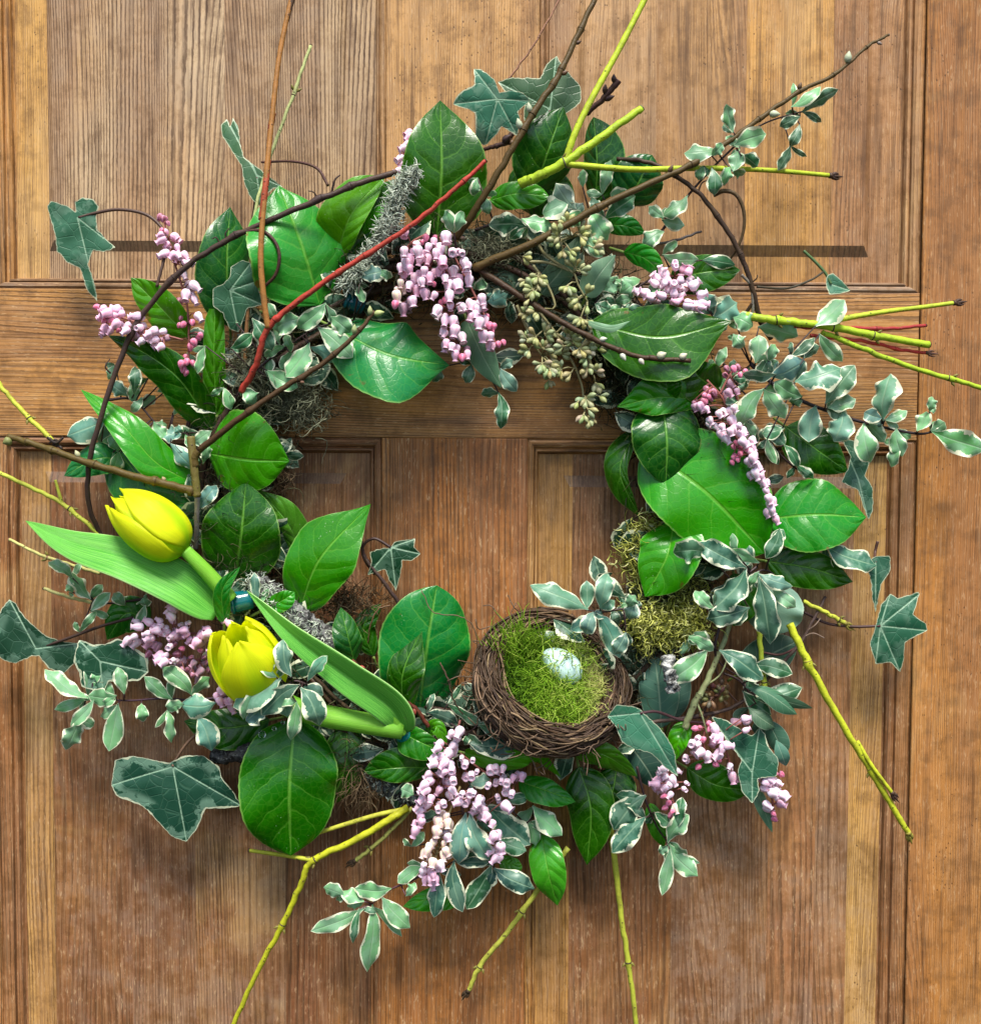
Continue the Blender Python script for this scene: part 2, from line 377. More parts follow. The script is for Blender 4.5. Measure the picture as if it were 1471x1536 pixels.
def bark_mat():
    g = G('rough_bark'); inf = g.info(); o = g.obj()
    n = g.noise(g.mapv(o, (1, 1, 1)), 130.0, 6, 0.75, 0.8); n2 = g.noise(o, 420.0, 4, 0.7)
    c = g.mix(g.ss(n, 0.4, 0.62), (0.02, 0.018, 0.017), inf.outputs['Color'])
    c = g.mix(g.M('MULTIPLY', g.ss(n2, 0.55, 0.7), 0.7), c, (0.42, 0.44, 0.40))
    g.base(c, 0.85, 0.2); g.bump(g.M('ADD', n, n2), 1.0, 0.003)
    return g.m
def bell_mat():
    g = G('flower_bell'); inf = g.info(); z = g.sep(g.gen())[2]; o = g.obj()
    tip = g.M('SUBTRACT', 1.0, g.ss(z, 0.0, 0.55))
    c = g.mix(g.M('MULTIPLY', tip, 0.30), inf.outputs['Color'], (0.82, 0.33, 0.52))
    top = g.ss(z, 0.72, 0.98)
    c = g.mix(g.M('MULTIPLY', top, 0.50), c, (0.62, 0.52, 0.74))
    c = g.mix(g.M('MULTIPLY', g.noise(g.mapv(o, (1, 1, 0.3)), 700.0, 3), 0.25), c, (0.85, 0.40, 0.55))
    rx, ry, rz = g.sep(g.n.new('ShaderNodeTexCoord').outputs['Object'])
    an = g.M('ARCTAN2', ry, rx); rib = g.ss(g.M('COSINE', g.M('MULTIPLY', an, 5.0)), 0.1, -0.9)
    c = g.mix(g.M('MULTIPLY', rib, g.M('SUBTRACT', 0.55, g.M('MULTIPLY', g.ss(z, 0.6, 0.95), 0.5))), c, (0.80, 0.42, 0.56))
    g.base(c, 0.5, 0.3)
    g.b.inputs['Subsurface Weight'].default_value = 0.25; g.b.inputs['Subsurface Radius'].default_value = (0.004, 0.002, 0.002); g.b.inputs['Subsurface Scale'].default_value = 0.5
    return g.m
def plain(name, rough=0.5, spec=0.4, tr=0.0, nsc=200.0, nst=0.3, bmp=0.3):
    g = G(name); inf = g.info(); o = g.obj(); n = g.noise(o, nsc, 4, 0.6)
    c = g.mix(g.M('MULTIPLY', n, nst), inf.outputs['Color'], g.mix(1.0, inf.outputs['Color'], (0.35, 0.35, 0.3), 'MULTIPLY'))
    g.base(c, rough, spec); g.bump(n, bmp, 0.0008)
    if tr: g.transl(c, tr)
    return g.m
def fibre(name, ramp, rough=0.7, tr=0.15):
    """strand stuff: the shade of each strand comes from its UV"""
    g = G(name); u, v = g.uv(); x = g.n.new('ShaderNodeValToRGB'); g.l.new(u, x.inputs[0])
    while len(x.color_ramp.elements) < len(ramp): x.color_ramp.elements.new(0.5)
    for e, (p, c) in zip(x.color_ramp.elements, ramp): e.position = p; e.color = tuple(c)+(1,)
    g.base(x.outputs[0], rough, 0.25); g.transl(x.outputs[0], tr)
    return g.m
def tulip_mat(name, a, b, mode):
    g = G(name); s, v = g.uv(); o = g.obj()
    t = g.M('ABSOLUTE', g.M('SUBTRACT', g.M('MULTIPLY', v, 2.0), 1.0))
    st = g.noise(g.vec((g.M('MULTIPLY', s, 1.2), g.M('MULTIPLY', v, 48.0), 0.0)), 2.0, 3, 0.6)
    if mode == 'petal':
        f = g.M('MULTIPLY', g.M('SUBTRACT', 1.0, g.ss(t, 0.0, 0.45)), g.M('SUBTRACT', 1.0, g.ss(s, 0.35, 0.95)))
        c = g.mix(g.M('MULTIPLY', f, 0.7), a, b)
        c = g.mix(g.M('MULTIPLY', g.ss(st, 0.46, 0.66), 0.34), c, (0.66, 0.78, 0.01)); c = g.mix(g.M('MULTIPLY', g.ss(s, 0.12, 0.0), 0.8), c, (0.35, 0.65, 0.02))
        tr = 0.6
    else:
        c = g.mix(g.ss(st, 0.36, 0.66), a, b); c = g.mix(g.M('MULTIPLY', g.noise(o, 30.0, 4, 0.65), 0.35), c, (0.12, 0.50, 0.10)); c = g.mix(g.ss(t, 0.93, 1.0), c, (0.45, 0.75, 0.25)); tr = 0.25
    g.base(c, 0.33 if mode != 'petal' else 0.42, 0.4); g.bump(st, 0.5, 0.0010); g.transl(c, tr)
    return g.m
M_BROAD, M_VAR, M_IVY, M_TWIG, M_BARK, M_BELL = broad_mat(), varieg_mat(), ivy_mat(), twig_mat(), bark_mat(), bell_mat()
M_SAGE = sage_mat(); M_STEM = plain('thin_stem', 0.5); M_BUD = plain('bud', 0.5, nsc=500); M_SEED = plain('seed_pod', 0.45, nsc=450, nst=0.6)
M_THROAT = plain('flower_throat', 0.7)
M_PETAL = tulip_mat('tulip_petal', (0.98, 1.0, 0.02), (0.55, 0.86, 0.01), 'petal')
M_TLEAF = tulip_mat('tulip_leaf', (0.055, 0.34, 0.018), (0.26, 0.72, 0.10), 'leaf')
M_TSTEM = tulip_mat('tulip_stem', (0.22, 0.60, 0.03), (0.36, 0.74, 0.06), 'leaf')
M_TUBE = plain('teal_plastic', 0.12, 0.6, 0.0, 20.0, 0.05, 0.0)
M_DROP = plain('water', 0.02, 0.5); M_DROP.node_tree.nodes['Principled BSDF'].inputs['Transmission Weight'].default_value = 1.0; M_DROP.node_tree.nodes['Principled BSDF'].inputs['IOR'].default_value = 1.33
M_EGG = plain('egg_shell', 0.55, 0.3, 0.0, 60.0, 0.06, 0.05)
# ------------------------------------------------------------------ the door
def X(px, py): return at(px, py, 0).x
def Z(py, px=735): return at(px, py, 0).z
def clip_x(poly, x0, x1):
    for side, xv in ((1, x0), (-1, x1)):
        out = []
        for i in range(len(poly)):
            a, b = poly[i], poly[(i+1) % len(poly)]
            ia, ib = (a[0]-xv)*side >= -1e-9, (b[0]-xv)*side >= -1e-9
            if ia: out.append(a)
            if ia != ib:
                t = (xv-a[0])/(b[0]-a[0]); out.append((xv, a[1]+(b[1]-a[1])*t))
        poly = out
        if len(poly) < 3: return []
    return poly
def box(name, x0, x1, z0, z1, h, mat, parent, color, back=-60, bev=1.6):
    """a board whose front face stands h pixels proud, with softened arrises"""
    b = bev*U; y = -h*U; yb = -back*U
    def ring(i, yy): return [(x0+i, yy, z0+i), (x1-i, yy, z0+i), (x1-i, yy, z1-i), (x0+i, yy, z1-i)]
    V = ring(0, yb)+ring(0, y+b*0.8)+ring(b*0.35, y+b*0.2)+ring(b, y)
    Fc = []
    for k in range(3):
        for i in range(4):
            j = (i+1) % 4; Fc.append((k*4+i, k*4+j, k*4+4+j, k*4+4+i))
    Fc.append((12, 13, 14, 15))
    return wpart(name, V, Fc, mat, parent, color, smooth=False)
door = thing('wooden_door', 'old weathered brown wooden panelled door behind the wreath', 'door', loc=(0, 0, 0))
MARG, FIELD = -17, -10
MP = [(0, -1), (0.03, -3.5), (0.10, -2.5), (0.22, -1.0), (0.40, -1.5), (0.54, -4), (0.58, -10), (0.66, -10.5), (0.70, -6), (0.80, -6), (0.88, -9), (0.92, -15), (1.0, -17.5)]
def panel(xo0, xi0, xi1, xo1, zo0, zi0, zi1, zo1, f0, f1, g0, g1, bx, bz, boards, mats):
    """o = outer edge of moulding, i = inner edge; f, g = edges of the raised field; boards = [(x0, x1, colour, material)]"""
    p = box('panel', xo0, xo1, zo0, zo1, -30, M_WV, door, (0.3, 0.17, 0.08, .4), back=-58)          # its back sheet; the front boards and mouldings are its children
    e = 2*U
    O = (xi0-e, xi1+e, zi0-e, zi1+e); F1 = (f0, f1, g0, g1); F2 = (f0+bx, f1-bx, g0+bz, g1-bz)
    def quads(A, B):
        a = [(A[0], A[2]), (A[1], A[2]), (A[1], A[3]), (A[0], A[3])]; b = [(B[0], B[2]), (B[1], B[2]), (B[1], B[3]), (B[0], B[3])]
        return [[a[i], a[(i+1) % 4], b[(i+1) % 4], b[i]] for i in range(4)]
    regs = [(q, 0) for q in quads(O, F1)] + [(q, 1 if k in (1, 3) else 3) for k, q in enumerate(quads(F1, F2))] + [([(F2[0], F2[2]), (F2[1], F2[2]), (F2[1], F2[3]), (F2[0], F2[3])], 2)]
    def H(x, z, r):
        if r == 0: return MARG
        if r == 2: return FIELD
        t = min((x-f0)/bx, (f1-x)/bx, (z-g0)/bz, (g1-z)/bz); t = max(0, min(1, t))
        return MARG+(FIELD-MARG)*t
    for (x0, x1, c, m) in boards:
        V = []; Fc = []; fm = []
        for q, r in regs:
            pl = clip_x(q, x0, x1)
            if len(pl) < 3: continue
            b = len(V)
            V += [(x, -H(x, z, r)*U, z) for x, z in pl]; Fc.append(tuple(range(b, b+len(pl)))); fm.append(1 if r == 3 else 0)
        wpart('board', V, Fc, [m, M_BEVEL], p, c, smooth=False, fm=fm)
    co = [(xo0, zo0), (xo1, zo0), (xo1, zo1), (xo0, zo1)]; ci = [(xi0, zi0), (xi1, zi0), (xi1, zi1), (xi0, zi1)]
    for i in range(4):                     # bottom, right, top, left
        j = (i+1) % 4; V = []; Fc = []
        for u, h in MP:
            for a, b in ((co[i], ci[i]), (co[j], ci[j])):
                V.append((a[0]+(b[0]-a[0])*u, -h*U, a[1]+(b[1]-a[1])*u))
        for k in range(len(MP)-1): Fc.append((2*k, 2*k+1, 2*k+3, 2*k+2))
        wpart('moulding', V, Fc, M_WH if i in (0, 2) else M_WV, p, mats[i], smooth=False)
    return p
ZT, ZB = at(735, -700, 0).z, at(735, 2300, 0).z
zr1, zr0 = Z(436), Z(657.5)                                # middle rail
zu_in, zl_in = Z(418), Z(681)
xR = X(1379, 540)
YEL = (0.68, 0.372, 0.0924, 0.3)
panel(X(-14, 300), X(18, 200), X(562, 200), X(579, 200), zr1, zu_in, ZT-20*U, ZT, X(66, 200), X(518, 200), Z(377), ZT-60*U, 9*U, 15*U,
      [(X(14, 200), X(66, 200), YEL, M_WVF), (X(66, 200), X(335, 200), (0.66, 0.47, 0.27, 0.6), M_WVS), (X(335, 200), X(566, 200), (0.62, 0.42, 0.22, 0.6), M_WVS)],
      [(0.263, 0.172, 0.0952, 1), (0.494, 0.279, 0.112, .5), (0.404, 0.246, 0.112, .5), (0.597, 0.279, 0.066, .3)])
panel(X(808, 200), X(824, 200), X(1357, 200), X(1386, 200)-1.5*U, zr1, zu_in, ZT-20*U, ZT, X(868, 200), X(1311, 200), Z(380), ZT-60*U, 9*U, 16*U,
      [(X(820, 200), X(985, 200), (0.618, 0.353, 0.145, 0.5), M_WVF), (X(985, 200), X(1120, 200), (0.536, 0.288, 0.099, 0.4), M_WVF),
       (X(1120, 200), X(1251, 200), (0.68, 0.344, 0.0792, 0.3), M_WVF), (X(1251, 200), X(1361, 200), (0.494, 0.242, 0.0858, 0.5), M_WVF)],
      [(0.263, 0.172, 0.0952, 1), (0.474, 0.242, 0.0924, .4), (0.404, 0.246, 0.112, .5), (0.515, 0.279, 0.112, .3)])
panel(X(-6, 900), X(28, 900), X(553, 900), X(572, 900), ZB, ZB+20*U, zl_in, zr0, X(62, 720), X(518, 720), ZB+60*U, Z(711), 9*U, 16*U,
      [(X(24, 900), X(76, 1100), (0.577, 0.316, 0.0924, 0.5), M_WV), (X(76, 1100), X(194, 1200), (0.253, 0.0986, 0.0337, 0.65), M_WV), (X(194, 1200), X(290, 1200), (0.272, 0.106, 0.0365, 0.65), M_WV),
       (X(290, 1200), X(426, 1200), (0.242, 0.0898, 0.0309, 0.7), M_WV), (X(426, 1200), X(557, 900), (0.222, 0.0737, 0.0224, 0.4), M_WV)],
      [(0.303, 0.164, 0.0673, .5), (0.333, 0.131, 0.0393, .3), (0.303, 0.114, 0.0337, .3), (0.404, 0.164, 0.0449, .3)])
panel(X(790, 850), X(808, 850), X(1333, 800), xR-1.8*U, ZB, ZB+20*U, zl_in, zr0, X(846, 720), X(1294, 720), ZB+60*U, Z(713), 9*U, 17*U,
      [(X(804, 850), X(858, 850), (0.618, 0.307, 0.0594, 0.3), M_WVF), (X(858, 850), X(1010, 1200), (0.263, 0.0986, 0.0281, 0.4), M_WV), (X(1010, 1200), X(1155, 1200), (0.272, 0.114, 0.0393, 0.75), M_WV),
       (X(1155, 1200), X(1226, 1200), (0.343, 0.147, 0.0561, 0.7), M_WV), (X(1226, 1200), X(1275, 1200), (0.383, 0.172, 0.0617, 0.7), M_WV), (X(1275, 1200), X(1337, 800), (0.659, 0.372, 0.099, 0.5), M_WVF)],
      [(0.303, 0.164, 0.0673, .5), (0.364, 0.156, 0.0449, .4), (0.343, 0.139, 0.0393, .3), (0.515, 0.242, 0.0528, .3)])
box('stile', X(-14, 300)-600*U, X(-14, 300), ZB-300*U, ZT+300*U, 0, M_WV, door, (0.424, 0.18, 0.0505, .4))
box('stile', xR, xR+560*U, ZB-300*U, ZT+300*U, 1.0, M_WVF, door, (0.46, 0.185, 0.035, .10), bev=2.6)
box('rail', X(-14, 300), xR-1.8*U, zr0, zr1, 0, M_WH, door, (0.515, 0.242, 0.0594, .25))
box('rail', X(-14, 300), xR-1.8*U, ZT, ZT+300*U, 0, M_WH, door, (0.536, 0.279, 0.099, .5))
box('rail', X(-14, 300), xR-1.8*U, ZB-300*U, ZB, 0, M_WH, door, (0.404, 0.164, 0.0505, .5))
box('mullion', X(579, 200), X(808, 200), zr1, ZT, 0, M_WVF, door, (0.618, 0.335, 0.112, .35))
box('mullion', X(572, 900), X(790, 850), ZB, zr0, 0, M_WV, door, (0.383, 0.135, 0.0252, .08))
# ------------------------------------------------------------------ builders for the plants
C_D, C_M, C_B, C_O, C_T, C_S = (0.010, 0.085, 0.012), (0.020, 0.150, 0.022), (0.055, 0.29, 0.030), (0.055, 0.155, 0.028), (0.020, 0.150, 0.085), (0.17, 0.32, 0.20)
CV = (0.175, 0.42, 0.170)
def jit(c, a=0.12):
    k = 1+R.uniform(-a, a); return (c[0]*k, c[1]*k*(1+R.uniform(-a, a)*0.4), c[2]*k) + tuple(c[3:])
def broad(label, pts, h, wl, wr, color, cat='leaf', prof='ovate', tilt=0, fold=0.12, curl=0.25, wave=0.10, mat=None, name='broad_leaf', group=None, stalk=True, ns=30, nt=10, wf=2.0):
    H = hs_of(h, len(pts))
    t = thing(name, label, cat, group, at(pts[0][0], pts[0][1], H[0]))
    V, Fc, uv, mid = leaf_geo(pts, H, wl, wr, prof, ns, nt, tilt, fold, wave, wf, curl, 0.012)
    wpart('blade', V, Fc, mat or M_BROAD, t, jit(color, 0.05), uv)
    if stalk:
        a = Vector((pts[0][0], pts[0][1])); b = Vector((pts[1][0], pts[1][1])); d = (a-b).normalized()*22
        P = path([(a.x+d.x, a.y+d.y), (a.x+d.x*0.4, a.y+d.y*0.4), (a.x, a.y)], [H[0]-14, H[0]-6, H[0]-0.5], 6)
        V, Fc = tube_geo(P, [2.2*U]*6, 6)
        wpart('stalk', V, Fc, M_STEM, t, (0.20, 0.30, 0.06))
    return t
def ivy(label, cx, cy, out, h, color, var=0.5, bend=10, stalk=None, hs=None, scale=1.0, cat='ivy leaf', tiltx=0, tilty=0, sc=(0.10, 0.05, 0.04), name='ivy_leaf', sr=2.2):
    t = thing(name, label, cat, None, at(cx, cy, h))
    pts = [Vector(p) for p in out]; c = Vector((cx, cy)); n0 = len(pts)
    rs = [(p-c).length for p in pts]; rmax = max(rs)
    tips = [pts[i] for i in range(n0) if rs[i] > rs[i-1] and rs[i] >= rs[(i+1) % n0] and rs[i] > 0.45*rmax]
    # rounded outline, then a fine triangulation that keeps any shape of lobe
    per = [p.copy() for p in pts]
    for it in range(2):
        q = []
        for i in range(len(per)):
            a_, b_ = per[i], per[(i+1) % len(per)]; e_ = 0.07 if it == 0 else 0.16
            q += [a_.lerp(b_, e_), a_.lerp(b_, 1-e_)]
        per = q
    dense = []
    for i in range(len(per)):
        a_, b_ = per[i], per[(i+1) % len(per)]; k = max(1, int((b_-a_).length/2.6))
        dense += [a_.lerp(b_, u/k) for u in range(k)]
    per = dense; N = len(per)
    per = [p + Vector((mnoise.noise(Vector((p.x*0.16, p.y*0.16, 3))), mnoise.noise(Vector((p.x*0.16, p.y*0.16, 8)))))*1.3 for p in per]
    def edge_d(p):
        return min((p-q).length for q in per)
    def inside(p):
        c_ = False; j = N-1
        for i in range(N):
            if (per[i].y > p.y) != (per[j].y > p.y) and p.x < (per[j].x-per[i].x)*(p.y-per[i].y)/(per[j].y-per[i].y)+per[i].x: c_ = not c_
            j = i
        return c_
    inner = []; x0 = min(p.x for p in per); x1 = max(p.x for p in per); y0 = min(p.y for p in per); y1 = max(p.y for p in per)
    st = 3.2; yy = y0; row = 0
    while yy < y1:
        xx = x0 + (st/2 if row % 2 else 0)
        while xx < x1:
            p = Vector((xx, yy))
            if inside(p) and edge_d(p) > 1.6: inner.append(p)
            xx += st
        yy += st*0.87; row += 1
    for tp in tips:                                   # points on the veins keep them crisp
        m_ = int((tp-c).length/1.8)
        inner += [q for q in (c.lerp(tp, u/m_) for u in range(0 if tp is tips[0] else 1, m_)) if inside(q) and edge_d(q) > 1.2]
    res = geometry.delaunay_2d_cdt(per+inner, [], [list(range(N))], 1, 1e-4)
    V = []; uv = []; ph = R.uniform(0, 6.28)
    def seg(p, b):
        ab = b-c; L = max(ab.dot(ab), 1e-6); q = max(0.0, min(1.0, (p-c).dot(ab)/L))
        return (p-(c+ab*q)).length
    for p in res[0]:
        r = (p-c).length/rmax; dv = min(seg(p, tp) for tp in tips) if tips else 5
        hh = h - bend*r*r + 2.4*(1-math.exp(-dv/7.0))*min(1, r*2.5) + tiltx*(p.x-cx)/rmax + tilty*(p.y-cy)/rmax + 3.0*mnoise.noise(Vector((p.x*0.035, p.y*0.035, ph)))
        V.append(at(p.x, p.y, hh)); uv.append((dv/22.0, 1-min(1, edge_d(p)/24.0)))
    Fc = [tuple(reversed(f)) for f in res[2]]
    wpart('blade', V, Fc, M_IVY, t, tuple(jit(color, 0.05))+(var,), uv)
    if stalk:
        H = hs if hs is not None else [h-30]*(len(stalk)-1)+[h-1]
        P = path(stalk, H, 8*len(stalk)); V, Fc = tube_geo(P, [sr*U]*len(P), 6)
        wpart('stalk', V, Fc, M_STEM, t, sc)
    return t
def sprig(label, stem, sh, leaves, lh=None, group='variegated sprigs in the wreath', r=2.2, color=CV, sc=(0.045, 0.022, 0.022), fill=0, box_=None, name='variegated_sprig', mat=None, cat='leafy sprig', lprof='pitt', lname='leaf', wave=0.30):
    """leaves: (bx, by, tx, ty, half width[, colour])"""
    t = thing(name, label, cat, group, at(stem[0][0], stem[0][1], sh if isinstance(sh, (int, float)) else sh[0]))
    P = path(stem, sh, 9*len(stem)); V, Fc = tube_geo(P, [U*r*(1-0.5*i/len(P)) for i in range(len(P))], 6)
    base = sh if isinstance(sh, (int, float)) else sum(sh)/len(sh)
    st2 = [c for c in cat_rom([Vector((p[0], p[1], q)) for p, q in zip(stem, hs_of(sh, len(stem)))], 40)]
    L = []
    for l in leaves: L.append(tuple(l)+(0,) if len(l) == 5 else tuple(l))
    for l in list(L):                                            # smaller partners from the same joint
        if R.random() < 0.62:
            bx, by, tx, ty, w, cc = l; a = math.atan2(ty-by, tx-bx)+R.choice((-1, 1))*R.uniform(0.6, 1.7); ln = math.hypot(tx-bx, ty-by)*R.uniform(0.4, 0.72)
            L.append((bx, by, bx+ln*math.cos(a), by+ln*math.sin(a), w*R.uniform(0.5, 0.75), tuple(q*0.85 for q in (cc or color))))
    n1_ = len(leaves)
    for k in range(fill):
        x0, y0, x1, y1 = box_; bx, by = R.uniform(x0, x1), R.uniform(y0, y1); a = R.uniform(0, 6.28); ln = R.uniform(22, 36)
        L.append((bx, by, bx+ln*math.cos(a), by+ln*math.sin(a), ln*R.uniform(0.24, 0.36), 0))
    for q, (bx, by, tx, ty, w, cc) in enumerate(L):
        b = Vector((bx, by)); e = Vector((tx, ty)); ln = (e-b).length; d = (e-b)/ln; nrm = Vector((-d.y, d.x)); e = e+d*ln*0.10; b = b-d*ln*0.03; w *= 0.90
        near = min(st2, key=lambda c: (Vector((c.x, c.y))-b).length)
        hb = near.z + R.uniform(2, 10) + (8 if lh is None else lh) - (14 if q >= n1_ else 0); lift = R.uniform(-6, 12)
        bow = R.uniform(-0.10, 0.10)*ln
        m1 = b.lerp(e, 0.35)+nrm*bow; m2 = b.lerp(e, 0.72)+nrm*bow*0.6
        H = [hb, hb+lift, hb+lift*1.1, hb+lift*0.3-R.uniform(0, 8)]
        tl = R.uniform(-32, 32)
        V2, F2, uv, _ = leaf_geo([(b.x, b.y), (m1.x, m1.y), (m2.x, m2.y), (e.x, e.y)], H, w, w, lprof, 16, 5, tl, R.uniform(-0.05, 0.32), wave*R.uniform(0.6, 1.5), R.uniform(1.6, 2.8), R.uniform(0.0, 0.45), 0.0)
        wpart(lname, V2, F2, mat or M_VAR, t, jit(cc or color, 0.2), uv)
        if (Vector((near.x, near.y))-b).length > 1.5:
            tube_geo([at(near.x, near.y, near.z), at((near.x+bx)/2, (near.y+by)/2, (near.z+hb)/2+1), at(bx, by, hb)], [1.3*U, 1.1*U, 1.0*U], 5, V, Fc)
    wpart('stem', V, Fc, M_STEM, t, sc)
    return t
def twig(label, pts, h, r0, r1, color, cat='twig', name='twig', nodes=(), buds=(), sides=(), group=None, tip=None, tipc=(0.05, 0.03, 0.025), budc=(0.50, 0.56, 0.38), n=None, rough=0.05, knob=1.35, ext=None):
    """nodes: positions 0..1; buds: (pos, side, length, width); sides: (points, h, r0, r1)"""
    H = hs_of(h, len(pts)); n = n or 10*len(pts)
    t = thing(name, label, cat, group, at(pts[0][0], pts[0][1], H[0]))
    P = path(pts, H, n); rr = []; r0 *= 0.86; r1 *= 0.86
    for i in range(n):
        s = i/(n-1); r = (r0+(r1-r0)*s)
        for nd in nodes: r *= 1+(knob-1)*math.exp(-((s-nd)*n/1.1)**2)
        rr.append(r*U)
    # a small irregular wander keeps the twig from looking drawn with a ruler
    ax = R.uniform(0, 50)
    for i in range(1, n-1):
        P[i] = P[i]+Vector((mnoise.noise(Vector((ax, i*0.35, 0))), 0, mnoise.noise(Vector((ax+9, i*0.35, 0)))))*U*1.6
    V, Fc = tube_geo(P, rr, 9, rough=rough)
    wpart('stem', V, Fc, M_TWIG, t, color)
    for nd in nodes:
        i = min(n-2, max(1, int(nd*(n-1)))); a = P[i]; T = (P[i+1]-P[i-1]).normalized()
        V, Fc = tube_geo([a-T*1.1*U, a, a+T*0.9*U], [rr[i]*1.0, rr[i]*1.08, rr[i]*0.98], 9)
        wpart('node', V, Fc, M_TWIG, t, tipc if color[1] > 0.3 else tuple(q*0.6 for q in color[:3]))
    if color[1] > 0.3:
        buds = list(buds)+[(min(0.97, nd+0.012), sg, 9, 2.2, (0.20, 0.17, 0.03)) for nd in nodes for sg in (1, -1)]
    for bd in buds:
        s, sd_, ln, wd = bd[:4]; c = bd[4] if len(bd) > 4 else budc
        i = min(n-2, max(1, int(s*(n-1)))); a = P[i]; T = (P[i+1]-P[i-1]).normalized(); N = (cam_loc-a).normalized(); S = T.cross(N).normalized()*sd_
        dr = (T*0.8+S*0.65+N*0.35).normalized(); b0 = a+S*rr[i]*0.7
        q = [b0+dr*(ln*U*k) for k in (0, .12, .35, .6, .85, 1)]
        V, Fc = tube_geo(q, [wd*U*k for k in (.45, .75, 1, .85, .4, .08)], 8); wpart('bud', V, Fc, M_BUD, t, c)
    for sp in sides:
        q = path(sp[0], sp[1], 10*len(sp[0])); m = len(q)
        V, Fc = tube_geo(q, [0.88*U*(sp[2]+(sp[3]-sp[2])*i/(m-1)) for i in range(m)], 8, rough=rough)
        wpart('side_branch', V, Fc, M_TWIG, t, sp[4] if len(sp) > 4 else color)
        if len(sp) > 5 and sp[5]: claw(q[-2], q[-1], t, sp[3], sp[5])
    if tip: claw(P[-2], P[-1], t, r1, tip, tipc)
    return t
def claw(a, b, t, r, kind, c=(0.07, 0.04, 0.03)):
    """end bud of a dogwood twig: two or three pointed scales; or a dark cut end"""
    T = (b-a).normalized(); N = (cam_loc-b).normalized(); S = T.cross(N).normalized()
    V, Fc = [], []
    if kind == 'cut':
        tube_geo([b-T*0.3*U, b+T*1.6*U], [r*U*1.03, r*U*0.9], 9, V, Fc)
    else:
        tube_geo([b-T*3*U, b+T*2*U], [r*U*1.1, r*U*1.2], 8, V, Fc)
        for sg, ln in ((0.28, 15), (-0.30, 12), (0.02, 19)):
            q = [b+T*(ln*U*k)+S*(sg*ln*U*math.sin(k*2.4)) for k in (0, .3, .6, .85, 1)]
            tube_geo(q, [r*U*k for k in (.7, .85, .6, .3, .08)], 6, V, Fc)
    wpart('end_bud' if kind != 'cut' else 'cut_end', V, Fc, M_TWIG, t, (0.30, 0.26, 0.05) if kind == 'pale' else c)
# --- flower bells: three shared meshes (hanging bell, open bell seen at its mouth, closed bud)
def lathe(prof, n, lobes=0, la=0.0):
    V = []; Fc = []
    for k, (r, z) in enumerate(prof):
        for i in range(n):
            a = 6.28318*i/n; q = 1+(la*math.cos(lobes*a)*(1 if k >= len(prof)-4 and lobes else 0.55))
            V.append((r*math.cos(a)*q, r*math.sin(a)*q, -z))
    for k in range(len(prof)-1):
        for i in range(n):
            j = (i+1) % n; Fc.append((k*n+i, k*n+j, k*n+n+j, k*n+n+i))
    return V, Fc
def bell_mesh(nm, rr, L, mouth, lip):
    prof = [(.12, 0), (.54, .025), (.82, .10), (.97, .24), (1.0, .38), (.86, .60), (mouth*1.12, .80), (mouth, .88), (lip, .985), (lip*0.97, 1.0), (mouth*0.86, .92), (mouth*0.8, .75), (0.05, .55)]
    V, Fc = lathe([(r*rr*U, z*L*U) for r, z in prof], 20, 5, 0.08)
    n = 20; fm = [0]*len(Fc)
    for k in range(len(Fc)):
        if k//n >= len(prof)-3: fm[k] = 1
    return mesh(nm, V, Fc, [M_BELL, M_THROAT], None, fm)
BELL = [bell_mesh('bell_a', 8.2, 21, .56, .86), bell_mesh('bell_b', 7.6, 22, .52, .78), bell_mesh('bell_c', 8.8, 20, .60, .95)]
def bud_mesh():
    V, Fc = lathe([(r*6.2*U, z*15*U) for r, z in [(.1, 0), (.7, .08), (1, .32), (.95, .55), (.6, .8), (.25, .95), (.02, 1)]], 10)
    return mesh('flower_bud', V, Fc, M_BELL)
BUD = bud_mesh()
BC = {'': (0.88, 0.70, 0.80), 'p': (0.88, 0.56, 0.70), 'k': (0.26, 0.06, 0.09), 'w': (0.90, 0.82, 0.88), 'c': (0.80, 0.74, 0.50), 'b': (0.72, 0.13, 0.24), 'f': (0.88, 0.76, 0.84), 'd': (0.40, 0.27, 0.33)}
